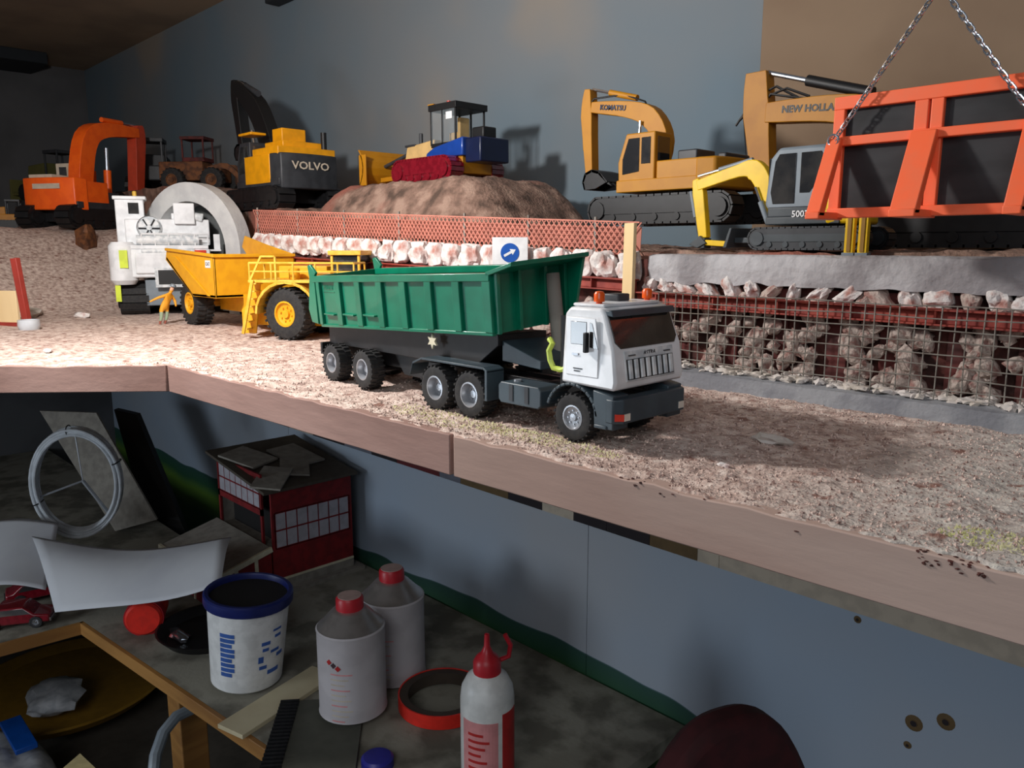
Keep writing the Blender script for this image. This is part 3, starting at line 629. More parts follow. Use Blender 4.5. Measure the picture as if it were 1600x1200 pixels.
# the trailer stands at a slight angle behind the tractor, its body rolled a little
TY = radians(-3.5); pv = Vector((-6, -2.9, 0)); RZ = Matrix.Rotation(TY, 3, 'Z')
for o in TRL:
    if o.name.startswith('wheel'): o.location = (RZ @ (o.location / S - pv) + pv) * S; o.rotation_euler.z += TY
    else: o.rotation_euler.z = TY; o.location = (pv - RZ @ pv) * S
RR = RZ @ Matrix.Rotation(radians(5.0), 3, 'X'); pb = Vector((-6, -2.9, 6)); db.rotation_euler = RR.to_euler(); db.location = (pb - RR @ pb) * S

# ------------------------------------------------------------------ yellow articulated dumper
ad = thing('articulated_dumper', (-97, 45.5, 125.05), 'model yellow mining dumper bent at its joint with empty dump body', 'toy truck')
wy = wheel_proto(2.75, 2.3, 'yellow_cat', .5, 26, False)
rear = []
for yy, fl in ((-4.2, False), (3.6, True)): wheel(wy, ad, (-4.8, yy + .8, 2.75), fl)
MB().cyl((-4.8, -3, 2.75), (-4.8, 5, 2.75), .6, seg=10).build('axle', 'yellow_cat', ad)
# dump body: headboard faces +x at x=4.5; side leans out, duck tail rising to rear
y0, y1 = -5.0, 5.6
out = [(4.6, 3.8), (4.6, 8.9), (-9.6, 9.6), (-10.2, 8.2), (-2.0, 3.8)]
dbd = MB().prism(out, y0, y0 + .22).build('body_side', 'yellow_cat', ad, .06)
MB().prism([(4.6, 3.8), (4.6, 9.0), (-3, 10.3), (-8.6, 11.4), (-9.6, 9.9), (-2.0, 3.8)], y1 - .22, y1).build('body_side', 'yellow_cat', ad, .06)
MB().prism([(4.6, 8.7), (4.6, 9.05), (-9.6, 9.75), (-9.6, 9.4)], y0 - .25, y0 + .2).build('rim_rail', 'yellow_cat', dbd, .05)
MB().prism([(2.5, 4.0), (3.2, 4.0), (-6.5, 8.7), (-8.0, 8.7)], y0 - .15, y0).build('side_rib', 'yellow_cat', dbd, .04)
MB().box(2.2, 3.6, y0 - .04, y0, 7.4, 8.3).build('plate', 'sign_white', dbd); text('CAT', .6, 'black', dbd, (2.9, y0 - .05, 7.85), (90, 0, 0))
# headboard with rounded inner corners
hb = MB(); prof = []
for k in range(9):
    a = pi / 2 * k / 8; prof.append((3.9 - 2.4 * sin(a) + .7, 3.8 + 2.4 * (1 - cos(a))))
hb.box(4.35, 4.6, y0, y1, 3.8, 8.9).box(4.3, 4.85, y0 - .2, y1, 8.65, 9.05)
hb.build('headboard', 'yellow_cat', ad, .05)
MB().prism([(4.6, 3.9), (4.6, 4.15), (-2.2, 4.1), (-9.8, 8.6), (-9.9, 8.3), (-2.0, 3.8)], y0, y1).build('body_floor', 'yellow_cat', ad)
MB().box(-3, 6.2, -1.2, 2.8, 1.9, 3.8).prism([(4.6, 2.2), (4.6, 4.2), (9.0, 2.6), (9.0, 1.2), (7.5, 1.0)], -1.6, 3.0).build('rear_frame', 'yellow_cat', ad, .08)
MB().cyl((8.6, .4, .9), (8.6, .4, 4.2), .8, seg=14).build('articulation_joint', 'yellow_cat', ad)
# front unit, turned towards the rock wall; built in local frame u along heading
rz = Matrix.Rotation(radians(36), 4, 'Z'); org = Vector((18.7, -2.9, 0))
def fr(mb): return mb.xf(Matrix.Translation(org) @ rz)
fw1 = wheel(wy, ad, org + Vector((0, 0, 2.75)), False, 20 - 0)
p_ = org + rz @ Vector((0, 8.2, 2.75)); wheel(wy, ad, p_, True, 36)
fr(MB().prism([(-6.5, 1.3), (7.5, 1.3), (8.2, 2.4), (8.2, 4.2), (-5.2, 4.2), (-6.5, 3)], 1.2, 7.0)).build('front_frame', 'yellow_cat', ad, .1)
mb = MB(); arc = [(3.35 * cos(radians(a)), 2.75 + 3.25 * sin(radians(a))) for a in range(0, 181, 15)]
for (a, b) in zip(arc[:-1], arc[1:]): mb.prism([a, b, (b[0] * 1.08, 2.75 + (b[1] - 2.75) * 1.1), (a[0] * 1.08, 2.75 + (a[1] - 2.75) * 1.1)], -1.3, 1.8)
fr(mb).build('mudguard', 'yellow_pale', ad, .04)
fr(MB().box(-4.2, 8.0, -1.3, 7.6, 6.1, 6.4)).build('deck', 'yellow_pale', ad, .05)
# ladder
mb = MB()
for yy in (-1.45, .1): mb.bar((-5.0, yy, .6), (-3.6, yy, 6.4), .22, .35)
for k in range(7): mb.box(-5.1 + k * .22, -4.5 + k * .22, -1.45, .1, 1.0 + k * .82, 1.15 + k * .82)
fr(mb).build('ladder', 'yellow_pale', ad, .03)
fr(MB().prism([(-5.6, .5), (-4.2, .5), (-3.4, 6.2), (-4.6, 6.2)], -.1, .15)).build('ladder_panel', 'yellow_cat', ad, .03)
mb = MB()
rl = [(-4, -1.2), (-1.5, -1.2), (1, -1.2), (3.5, -1.2), (6, -1.2), (7.8, -1.2), (7.8, 2), (-4, 2.2)]
for (xx, yy) in rl: mb.cyl((xx, yy, 6.3), (xx, yy, 8.2), .11, seg=6)
mb.cyl((-4, -1.2, 8.2), (7.8, -1.2, 8.2), .12, seg=6).cyl((-4, -1.2, 7.3), (7.8, -1.2, 7.3), .09, seg=6).cyl((7.8, -1.2, 8.2), (7.8, 2, 8.2), .12, seg=6).cyl((-4, -1.2, 8.2), (-4, 2.2, 8.2), .12, seg=6)
mb.bar((-4, -1.2, 6.3), (-2.6, -1.2, 8.9), .16, .2).bar((-2.6, -1.2, 8.9), (-1, -1.2, 8.9), .16, .2).bar((-1, -1.2, 8.9), (-1, -1.2, 6.3), .16, .2)
fr(mb).build('railing', 'yellow_pale', ad)
fr(MB().box(-2.5, 3.2, 2.6, 6.6, 6.4, 7.8).cyl((0, 1.2, 6.4), (0, 1.2, 7.6), .6, seg=14).cyl((2.6, .8, 6.9), (4.6, .8, 6.9), .5, seg=14)).build('engine_cover', 'yellow_cat', ad, .1)
cbn = fr(MB().box(3.8, 7.2, 2.2, 6.4, 6.4, 7.0).box(3.6, 7.4, 2.0, 6.6, 9.0, 9.5).box(3.8, 4.1, 2.2, 2.5, 7, 9).box(6.9, 7.2, 2.2, 2.5, 7, 9).box(3.8, 4.1, 6.1, 6.4, 7, 9).box(6.9, 7.2, 6.1, 6.4, 7, 9)).build('cab', 'yellow_pale', ad, .06)
fr(MB().box(3.95, 7.05, 2.35, 6.25, 7.0, 9.0)).build('window', 'glass_dark', cbn)
fr(MB().box(7.6, 8.6, -1, 7.4, .9, 2.2)).build('bumper', 'yellow_cat', ad, .1)

# ------------------------------------------------------------------ tracked machines
def track_mesh(L, h, w, shoes, mb=None):
    """stadium belt along x, centred at x=0, standing on z=0, y from -w/2 to w/2, with shoe plates"""
    mb = mb or MB(); r = h / 2; a = L / 2 - r; n = 8
    pts = [(a + r * sin(pi * k / n), r - r * cos(pi * k / n)) for k in range(n + 1)] + [(-a - r * sin(pi * k / n), r + r * cos(pi * k / n)) for k in range(n + 1)]
    k_ = [(x * .97, r + (z - r) * .86) for x, z in pts]
    mb.prism(k_, -w / 2 * .96, w / 2 * .96)
    per = 2 * (2 * a) + 2 * pi * r
    for i in range(shoes):
        s = per * i / shoes
        if s < 2 * a: p, nrm = (-a + s, 0), (0, -1)
        elif s < 2 * a + pi * r: t = (s - 2 * a) / r; p, nrm = (a + r * sin(t), r - r * cos(t)), (sin(t), -cos(t))
        elif s < 4 * a + pi * r: q = s - 2 * a - pi * r; p, nrm = (a - q, h), (0, 1)
        else: t = (s - 4 * a - pi * r) / r; p, nrm = (-a - r * sin(t), r + r * cos(t)), (-sin(t), cos(t))
        tx, tz = -nrm[1], nrm[0]; e = per / shoes * .42; d = h * .07
        q = [(p[0] + tx * e - nrm[0] * d, p[1] + tz * e - nrm[1] * d), (p[0] - tx * e - nrm[0] * d, p[1] - tz * e - nrm[1] * d), (p[0] - tx * e, p[1] - tz * e), (p[0] + tx * e, p[1] + tz * e)]
        mb.prism(q, -w / 2, w / 2)
    return mb
def add_tracks(t, L, h, w, gauge, shoes, mat, x=0, hub_mat=None):
    me = track_mesh(L, h, w, shoes).mesh('track'); me.materials.append(MATS[mat])
    hb_ = MB(); r = h / 2
    for sx, rr in ((-L / 2 + r, .62), (L / 2 - r, .62)): hb_.cyl((sx, -w / 2 - .06 * h, r), (sx, w / 2 + .06 * h, r), r * rr, seg=16)
    for k in range(5): hb_.cyl(((k - 2) * (L - h) / 5.5, -w / 2 - .03 * h, h * .24), ((k - 2) * (L - h) / 5.5, w / 2 + .03 * h, h * .24), h * .13, seg=10)
    hb_.box(-L / 2 + h * .6, L / 2 - h * .6, -w / 2 - .02 * h, w / 2 + .02 * h, h * .36, h * .68)
    hm = hb_.mesh('rollers'); hm.materials.append(MATS[hub_mat or mat])
    for s in (-1, 1):
        o = bpy.data.objects.new('track', me); COL.objects.link(o); o.parent = t; o.location = Vector((x, s * gauge / 2, 0)) * S
        r_ = bpy.data.objects.new('rollers', hm); COL.objects.link(r_); r_.parent = o
def bucket(mb, hinge, ang, R, w, ):
    """curled bucket hanging from hinge in xz; mouth direction by ang"""
    c, s_ = cos(ang), sin(ang)
    def Q(x, z): return (hinge[0] + (x * c - z * s_) * R, hinge[1] + (x * s_ + z * c) * R)
    out = [Q(0, .1), Q(-.25, -.35), Q(-.15, -.9), Q(.35, -1.2), Q(1.0, -1.15), Q(1.75, -.65)]
    inn = [Q(1.7, -.55), Q(.95, -.98), Q(.4, -1.02), Q(.02, -.8), Q(-.08, -.35), Q(.12, .05)]
    for i in range(5): mb.prism([out[i], out[i + 1], inn[4 - i], inn[5 - i]], -w / 2, w / 2)
    side = [Q(0, .1), Q(-.25, -.35), Q(-.15, -.9), Q(.35, -1.2), Q(1.0, -1.15), Q(1.7, -.6), Q(.9, -.1)]
    for s in (-1, 1): mb.prism(side, *sorted((s * w / 2, s * (w / 2 - .06 * R))))
    for k in range(5):
        y = -w * .42 + k * w * .21; mb.prism([Q(1.6, -.72), Q(2.05, -.42), Q(1.7, -.5)], y - w * .04, y + w * .04)
    return mb
def excavator(name, loc, yaw, label, c):
    t = thing(name, loc, label, 'toy excavator', yaw, 'model excavators on the upper terrace')
    add_tracks(t, c['L'], c['th'], c['tw'], c['gauge'], c['shoes'], c.get('trk', 'dark_steel'), c.get('tx', 0), c.get('hub'))
    th = c['th']; W = c['W'] / 2
    MB().box(-c['L'] * .28 + c.get('tx', 0), c['L'] * .28 + c.get('tx', 0), -c['gauge'] / 2, c['gauge'] / 2, th * .3, th * .9).cyl((0, 0, th * .8), (0, 0, c['dz'] + .2), W * .55, seg=24).build('undercarriage', c.get('trk', 'dark_steel'), t, .04)
    x0, x1 = c['x0'], c['x1']; z = c['dz']
    MB().box(x0 + 1, x1, -W * .97, W * .97, z, z + c['dh']).build('deck', c.get('deck_mat', c['body']), t, .08)
    # counterweight: rounded rear
    cw = []; n = 8
    for k in range(n + 1):
        a = -pi / 2 + pi * k / n; cw.append((x0 + c['cr'] * (1 - cos(a)) , W * sin(a)))
    cw = [(x0 + c['cl'], -W)] + cw[1:-1] + [(x0 + c['cl'], W)]
    cwo = MB().prism(cw, z + c.get('cz0', 0), z + c['cz'], 'z').build('counterweight', c['cw'], t, .18)
    for (a0, a1, b0, b1, h0, h1, mt) in c['cover']: MB().box(a0, a1, b0, b1, z + h0, z + h1).build('engine_cover', mt, t, .12)
    if c.get('cab'):
        a0, a1, b0, b1, h = c['cab']; zz = z + .2
        cabp = MB().prism([(a0, zz), (a1, zz), (a1 + h * .02, zz + h * .5), (a1 - h * .16, zz + h), (a0, zz + h)], b0, b1).build('cab', c['cabm'], t, .12)
        fr_ = h * .09
        for yy, e in ((b0, -.05), (b1, .05)):
            MB().prism([(a0 + (a1 - a0) * .42, zz + h * .32), (a1 - fr_, zz + h * .28), (a1 - fr_, zz + h * .55), (a1 - h * .22, zz + h - fr_), (a0 + (a1 - a0) * .42, zz + h - fr_)], *sorted((yy, yy + e))).build('window', 'glass_dark', cabp, .02)
            MB().prism([(a0 + fr_, zz + h * .45), (a0 + (a1 - a0) * .36, zz + h * .45), (a0 + (a1 - a0) * .36, zz + h - fr_), (a0 + fr_, zz + h - fr_)], *sorted((yy, yy + e))).build('window', 'glass_dark', cabp, .02)
        MB().hull([(a1 + h * .0, b0 + fr_, zz + h * .2), (a1, b1 - fr_, zz + h * .2), (a1 - h * .14, b1 - fr_, zz + h * .93), (a1 - h * .14, b0 + fr_, zz + h * .93)], [(a1 + h * .05, b0 + fr_, zz + h * .2), (a1 + h * .05, b1 - fr_, zz + h * .2), (a1 - h * .11, b1 - fr_, zz + h * .93), (a1 - h * .11, b0 + fr_, zz + h * .93)]).build('windscreen', 'glass_dark', cabp, .02)
        MB().box(a0 - .03, a0 + .02, b0 + fr_, b1 - fr_, zz + h * .5, zz + h * .92).build('rear_window', 'glass_dark', cabp, .01)
    bw = c['bw'] / 2
    bo = MB().ribbon(c['boom'], c['boomw'], -bw, bw).build('boom', c['boomm'], t, .06)
    st = MB().ribbon(c['stick'], c['stickw'], -bw * .85, bw * .85).build('stick', c.get('stickm', c['boomm']), t, .06)
    if c.get('bucket'): bucket(MB(), *c['bucket']).build('bucket', c.get('bucketm', 'dark_steel'), t, .02)
    for (p0, p1, r, nm) in c['cyl']:
        p0, p1 = Vector((p0[0], 0, p0[1])), Vector((p1[0], 0, p1[1])); mid = p0.lerp(p1, .6)
        for s in ((-1, 1) if nm == 'boom_cylinder' else (0,)):
            o_ = Vector((0, s * bw * 1.35, 0)); cy_ = MB().cyl(p0 + o_, mid + o_, r, seg=12).build(nm, c.get('cylm', c['boomm']), t)
            MB().cyl(mid + o_, p1 + o_, r * .5, seg=10).build('piston_rod', 'chrome', cy_)
    for pts in c.get('hose', []): MB().tube([(x, bw * .6 * (1 if k % 2 else .4), zz_) for k, (x, zz_) in enumerate(pts)], c.get('hr', .09), 6).build('hydraulic_hose', 'black', t)
    return t, cwo, bo
# 1. amber excavator with arm folded down (facing left along the wall)
kz = upz(-42, 63) - .1
t, cw, bo = excavator('excavator', (-42.5, 63.2, 137.0), 180, 'amber yellow model excavator with bucket hanging beside the grey wall and dark cab', dict(
    L=15.5, th=2.6, tw=1.9, gauge=6.6, shoes=40, W=7.6, x0=-6.2, x1=4.8, dz=2.9, dh=1.1, cr=1.1, cl=2.4, cz=2.6, cw='yellow_kom', body='yellow_kom',
    cover=[(-4.4, 1.0, -3.6, .8, .6, 2.7, 'yellow_kom'), (-4.4, 0.4, 1.2, 3.6, .6, 2.6, 'yellow_kom'), (-2.4, -.4, -1.5, 1.5, 2.6, 3.6, 'charcoal'), (-5.6, -4.8, -2, 2, 2.4, 3.0, 'charcoal')],
    cab=(.6, 4.6, .9, 3.6, 5.0), cabm='yellow_kom', bw=1.3, boom=[(3.0, 4.2), (2.2, 7.6), (3.6, 9.9), (6.2, 10.9), (10.6, 11.6)], boomw=[1.2, 1.6, 1.9, 1.5, 1.0], boomm='yellow_kom',
    stick=[(11.2, 13.4), (11.3, 10.8), (10.7, 3.8)], stickw=[.7, 1.4, .7], bucket=((10.5, 3.7), radians(190), 1.6, 3.2),
    cyl=[((4.6, 4.0), (4.3, 9.6), .28, 'boom_cylinder'), ((5.4, 11.9), (10.9, 13.4), .3, 'stick_cylinder'), ((12.0, 10.6), (11.6, 5.6), .25, 'bucket_cylinder')],
    hose=[[(2.6, 8.4), (4.2, 11.4), (7.0, 12.4), (10.4, 12.4), (11.8, 11.4), (11.4, 10.2)]]))
text('KOMATSU', .68, 'navy', bo, (7.8, .72, 11.2), (90, 8, 180), bold=.02)
# 2. tall amber excavator behind the orange crate frame
t, cw, bo = excavator('excavator', (-19.5, 69, 134.9), 180, 'tall amber model excavator behind the hanging orange frame, arm against brown wall', dict(
    L=17, th=3.2, tw=2.3, gauge=8, shoes=40, W=9, x0=-8.0, x1=6, dz=3.6, dh=1.2, cr=1.2, cl=3, cz=3.2, cw='yellow_nh', body='yellow_nh', deck_mat='yellow_nh',
    cover=[(-6, 1.0, -4.3, 1, .6, 3.2, 'yellow_nh'), (-6, .4, 1.4, 4.3, .6, 3.0, 'yellow_nh')], cab=(1.0, 5.4, 1.2, 4.3, 5.4), cabm='yellow_nh', bw=1.7,
    boom=[(3.4, 4.6), (5.2, 8.4), (8.4, 10.8), (12.0, 11.7), (17.8, 12.0)], boomw=[1.6, 2.4, 2.7, 2.2, 1.7], boomm='yellow_nh',
    stick=[(19.0, 15.7), (18.8, 12.0), (17.6, 3.4)], stickw=[2.0, 2.6, 1.4], bucket=((17.2, 3.2), radians(180), 1.7, 3.8),
    cyl=[((6.2, 4.8), (8.0, 10.2), .4, 'boom_cylinder'), ((8.6, 12.6), (18.2, 15.6), .48, 'stick_cylinder'), ((20.1, 12.0), (19.2, 5.4), .35, 'bucket_cylinder')], cylm='black',
    hose=[[(14, 13.0), (16, 13.9), (18.5, 13.4), (20.6, 11.6)], [(14.6, 12.9), (17.5, 13.6), (19.5, 11.4)], [(15, 13), (17, 14.2), (19.2, 13.6), (20.9, 11.2)]], hr=.12))
text('NEW HOLLAND', .82, 'black', bo, (13.2, .88, 11.85), (90, 4, 180), bold=.03)
# 3. large yellow and charcoal excavator, rear towards the joint of the fence
t, cw, bo = excavator('excavator', (-116, 63.2, 140.55), 180, 'yellow excavator with charcoal counterweight and tall black boom behind the fence', dict(
    L=18, th=3.3, tw=2.6, gauge=8.2, shoes=34, tx=1, W=10.2, x0=-8.2, x1=6.5, dz=3.4, dh=1.0, cr=1.2, cl=3.4, cz=4.6, cz0=-.5, cw='charcoal', body='charcoal',
    cover=[(-7.0, 1.0, -4.8, 4.8, 4.3, 5.6, 'yellow_volvo'), (-5.6, 0.0, -3.4, 3.2, 5.6, 6.6, 'yellow_volvo'), (-4.0, -1.0, -1.6, 2.4, 6.6, 8.6, 'yellow_volvo'), (-4.6, 3.4, 2.0, 5.0, .4, 4.6, 'yellow_volvo'), (-4.4, 2, -5.0, -1.6, .6, 4.4, 'yellow_volvo'), (1.2, 5.4, 2.2, 4.8, 7.9, 8.3, 'yellow_volvo')],
    cab=(1.6, 6.0, 2.2, 4.9, 6.6), cabm='charcoal', bw=2.0, boom=[(1.6, 4.6), (4.4, 11.0), (8.0, 16.4), (14.0, 20.6)], boomw=[2.2, 3.6, 3.4, 1.8], boomm='black',
    stick=[(14.6, 21.6), (14.4, 18.4), (12.6, 8.8)], stickw=[1.0, 2.2, 1.2], stickm='black', bucket=((12.4, 8.6), radians(180), 2.0, 4.2),
    cyl=[((5.4, 4.0), (7.6, 12.8), .5, 'boom_cylinder'), ((7.4, 18.6), (14.2, 21.4), .5, 'stick_cylinder')], cylm='charcoal'))
text('VOLVO', 1.55, 'strip_beige', cw, (-8.25, .2, 6.2), (90, 0, -90), sx=1.2, bold=.03)
MB().cyl((-5.8, -3.6, 9.0), (-5.8, -3.6, 11.6), .45, seg=12).build('exhaust', 'black', t)
# 4. orange excavator on the ramp
q = at(125, 352, 150)
t, cw, bo = excavator('excavator', (q.x, q.y, terr(q.x, q.y) - .1), 122, 'bright orange excavator with its arm folded, standing on the ramp', dict(
    L=18, th=4.2, tw=3.0, gauge=8.6, shoes=34, W=12, x0=-7.5, x1=6.5, dz=3.6, dh=1.2, cr=1.4, cl=3.5, cz=5.4, cz0=-.3, cw='orange_ex', body='orange_ex', deck_mat='charcoal',
    cover=[(-4.2, 1.4, -5.8, 5.8, 0.8, 4.9, 'orange_ex'), (-6.0, -2.0, -0.2, 4.8, 5.3, 6.1, 'strip_beige'), (1.4, 4.5, -5.6, -2.0, 1, 3.2, 'charcoal')], cab=(1.6, 6.2, 2.6, 5.8, 8.6), cabm='strip_beige', bw=2.6,
    boom=[(1.0, 5.5), (1.6, 11.0), (3.6, 17.0), (8.0, 19.2), (17.0, 19.8)], boomw=[3.2, 3.6, 3.6, 2.8, 1.8], boomm='orange_ex',
    stick=[(17.6, 21.4), (17.6, 18.6), (16.0, 5.5)], stickw=[1.6, 3.0, 2.0], stickm='orange_arm', bucket=((15.6, 5.4), radians(180), 2.2, 5),
    cyl=[((6.0, 5.0), (6.6, 15.6), .7, 'boom_cylinder'), ((8.0, 21.2), (17.2, 21.4), .5, 'stick_cylinder')]))
MB().box(-7.6, -7.45, -3.2, 2.6, 7.0, 7.9).build('plate', 'strip_beige', cw)
# 5. mini excavator on the edge of the concrete
t, cw, bo = excavator('mini_excavator', (-25.6, 55.6, 134.75), 180, 'grey and yellow mini excavator standing on the concrete edge', dict(
    L=8.4, th=1.6, tw=1.4, gauge=4.2, shoes=40, trk='charcoal', hub='grey_dark', W=5.2, x0=-3.4, x1=3.0, dz=1.75, dh=.55, cr=.7, cl=2.0, cz=1.9, cw='yellow_mini', body='grey_dark',
    cover=[(-2.6, -1.4, -2.3, 2.3, .5, 2.0, 'yellow_mini'), (-1.6, 2.9, -2.4, 2.5, .5, 1.25, 'grey_dark')], cab=None, bw=.75,
    boom=[(3.4, 2.4), (4.6, 5.0), (5.4, 5.9), (6.6, 5.9), (10.2, 5.0)], boomw=[.9, 1.35, 1.5, .95, .8], boomm='yellow_mini', stick=[(10.4, 5.5), (10.1, 4.4), (9.5, .9)], stickw=[.5, 1.0, .75],
    cyl=[((3.8, 1.9), (5.0, 4.6), .22, 'boom_cylinder'), ((5.6, 6.65), (10.3, 5.75), .2, 'stick_cylinder'), ((10.9, 4.6), (10.1, 1.2), .18, 'bucket_cylinder')], cylm='grey_cab'))
# cab with rounded glazed side
sd = [(-1.5, 1.0), (2.9, 1.0), (3.2, 1.4), (2.9, 4.6), (2.3, 5.3), (-.9, 5.3), (-1.4, 5.0), (-1.7, 3.0)]
cabm = MB().prism([(x, z + 1.75) for x, z in sd], -.2, 2.4).build('cab', 'grey_cab', t, .22)
for yy, e in ((2.4, .05), (-.2, -.05)):
    MB().prism([(.95, 3.2), (2.55, 3.2), (2.75, 4.0), (2.5, 6.1), (2.2, 6.6), (.95, 6.6)], *sorted((yy, yy + e))).build('window', 'glass_dark', cabm, .03)
    MB().prism([(.6, 3.9), (.6, 6.6), (-.8, 6.6), (-1.0, 6.2), (-.9, 5.0), (-.1, 3.9)], *sorted((yy, yy + e))).build('window', 'glass_dark', cabm, .03)
MB().box(2.9, 3.15, .1, 2.1, 3.6, 6.4).build('windscreen', 'glass_dark', cabm, .05)
MB().prism([(-2.2, 2.35), (-.4, 2.35), (-1.6, 3.1), (-2.2, 3.1)], 2.3, 2.55).build('side_panel', 'yellow_mini', t, .03)
text('5003', .62, 'sign_white', t, (.4, 2.56, 2.45), (90, 0, 180), bold=.01)
MB().box(9.6, 9.2, -.5, .5, .1, .9).prism([(9.8, .1), (10.6, .4), (9.6, 1.1), (9.0, .5)], -.6, .6).build('quick_hitch', 'grey_dark', t, .05)
MB().bar((9.2, 0, .55), (6.0, 0, .35), .9, .42).build('tilt_link', 'yellow_mini', t, .05)
MB().hull([(6.0, -2.6, .15), (6.0, 2.6, .15), (6.3, 2.6, .15), (6.3, -2.6, .15)], [(5.6, -2.6, 1.6), (5.6, 2.6, 1.6), (5.8, 2.6, 1.6), (5.8, -2.6, 1.6)]).box(3.5, 5.8, -1.8, -1.3, .5, .9).box(3.5, 5.8, 1.3, 1.8, .5, .9).build('dozer_blade', 'grey_dark', t, .04)
# 6. bulldozer on the mound
dz_ = thing('bulldozer', (-80.6, 66.5, 142.75), 'blue and tan bulldozer with glossy maroon tracks on the earth mound', 'toy bulldozer', 180)
dz_.scale = (.88, .9, .84)
add_tracks(dz_, 13.8, 3.7, 2.2, 7.4, 46, 'maroon_gloss', -.3, 'maroon_gloss')
MB().box(-7, 7, -2.7, 2.7, 1.2, 3.8).build('hull', 'yellow_kom', dz_, .1)
MB().prism([(-.4, 3.6), (6.0, 3.6), (7.2, 3.9), (6.6, 6.0), (.2, 6.6)], -1.9, 1.9).build('engine_bonnet', 'tan', dz_, .15)
MB().box(4.6, 7.0, -2.0, 2.0, 6.0, 6.3).cyl((4.6, .8, 6), (4.6, .8, 8), .3, seg=10).build('bonnet_top', 'charcoal', dz_, .05)
MB().prism([(-7.6, 3.6), (.4, 3.6), (.4, 4.4), (-1.4, 5.2), (-7.6, 6.2)], -3.2, 3.2).build('rear_body', 'blue_gloss', dz_, .2)
MB().box(-10.6, -7.4, -2.6, 2.6, 2.6, 6.0).build('rear_ripper_box', 'navy', dz_, .2)
MB().box(-9.6, -7.2, -1.2, 1.2, 6.0, 7.6).build('rear_tank', 'black', dz_, .2)
cbz = MB().box(-5.9, .1, -2.9, 2.9, 10.4, 11.3).box(-5.6, -.2, -2.7, 2.7, 5.2, 5.8)
for xx in (-5.6, -2.8, -.3):
    for yy in (-2.7, 2.45): cbz.box(xx, xx + .25, yy, yy + .25, 5.5, 10.5)
cbz = cbz.build('cab', 'black', dz_, .05)
MB().box(-1, .3, -2.8, 2.8, 11.3, 11.45).build('roof_edge', 'yellow_kom', cbz)
MB().lathe([(.001, 0), (.3, 0), (.3, .6), (.001, .7)], (-2.2, 1, 11.3), 'z', 12).build('beacon', 'lamp_red', cbz)
MB().box(-3.8, -2.0, -.9, .9, 5.8, 7.4).box(-4.4, -3.8, -.9, .9, 6.4, 9.4).build('seat', 'tan', cbz, .15)
MB().box(-5.5, -.3, 2.62, 2.66, 5.8, 10.4).build('glass_pane', M('glass_thin', (150, 160, 165), .05, alpha=.18), cbz)
MB().box(-4.9, -3.6, 2.7, 2.75, 9.0, 10.0).build('sticker', 'sign_white', cbz)
bl = [(13.2 + .9 * (((z - 3.2) / 2.6) ** 2), z) for z in [.4, 1.2, 2.2, 3.2, 4.2, 5.2, 6.0]]
mb = MB()
for (a, b) in zip(bl[:-1], bl[1:]): mb.prism([a, b, (b[0] + .3, b[1]), (a[0] + .3, a[1])], -5.2, 5.2)
for s in (-1, 1): mb.box(12.6, 14.4, *sorted((s * 5.2, s * 5.0)), .4, 5.2)
mb.build('blade', 'yellow_kom', dz_, .04)
for s in (-1, 1): MB().bar((5, s * 1.9, 1.6), (13.2, s * 1.9, 1.4), .5, .7).build('push_arm', 'yellow_kom', dz_, .05)
MB().cyl((6.4, 1.2, 5.2), (13.2, 1.2, 3.6), .3, seg=10).cyl((6.4, -1.2, 5.2), (13.2, -1.2, 3.6), .3, seg=10).build('blade_cylinder', 'charcoal', dz_)

# ------------------------------------------------------------------ white mining shovel (rear view)
q = at(262, 478, 121)
ws = thing('mining_shovel', (q.x, q.y, 125.1), 'large white mining shovel seen from behind, with black tracks and radiator grille', 'toy excavator', 158)
ws.scale = (.9, .9, .9)
add_tracks(ws, 17, 5.0, 4.4, 9.6, 30, 'rubber', 4)
MB().box(-4.4, 9, -3.0, 3.0, 1.4, 5.6).build('undercarriage', 'grey_cab', ws, .15)
cwt = MB().box(-5.4, 6, -7.2, 6.4, 6.0, 10.6).box(-5.8, -5.2, -4.6, 4.2, 6.6, 10.0).build('counterweight', 'white', ws, .25)
gg = MB().box(-5.95, -5.6, -3.8, 1.4, 4.4, 7.6).build('grille', 'white_dirty', ws, .05)
MB().box(-6.0, -5.9, -3.3, 0.9, 4.9, 7.2).build('grille_mesh', 'black', gg)
MB().box(-5.4, 5, -7.0, 6.2, 10.6, 11.2).build('deck', 'white', ws, .08)
MB().cyl((-4.6, -5.6, 12.0), (-4.6, 3.8, 12.0), .8, seg=18).cyl((-5.2, -4.8, 10.2), (-5.2, 3.2, 10.2), .55, seg=14).build('exhaust_drum', 'white_dirty', ws)
en = MB().box(-3.4, 6, -7.4, 5.4, 11.2, 15.4).build('engine_house', 'white', ws, .2)
MB().lathe([(1.9, -.25), (1.9, .1), (1.6, .1), (1.6, -.1), (.5, -.12), (.4, -.3), (.001, -.3)], (-3.5, 1.8, 14.0), 'x', 24).build('fan_ring', 'white_dirty', en)
for k in range(6):
    a = k * pi / 3; MB().bar((-3.55, 1.8 + .4 * cos(a), 14 + .4 * sin(a)), (-3.55, 1.8 + 1.6 * cos(a), 14 + 1.6 * sin(a)), .6, .12, (1, 0, 1)).build('fan_blade', 'charcoal', en)
MB().box(-3.2, 5.6, -6.6, -1.6, 15.4, 16.4).box(-4.2, -2.6, -5.2, -2.0, 14.6, 18.0).build('air_filter_box', 'white', ws, .15)
MB().cyl((-3.2, -6.4, 15.6), (-3.2, -4.6, 16.0), .7, seg=14).cyl((-3.6, -5.4, 12.8), (-3.6, 2.6, 12.9), .35, seg=10).build('pipe', 'white_dirty', ws)
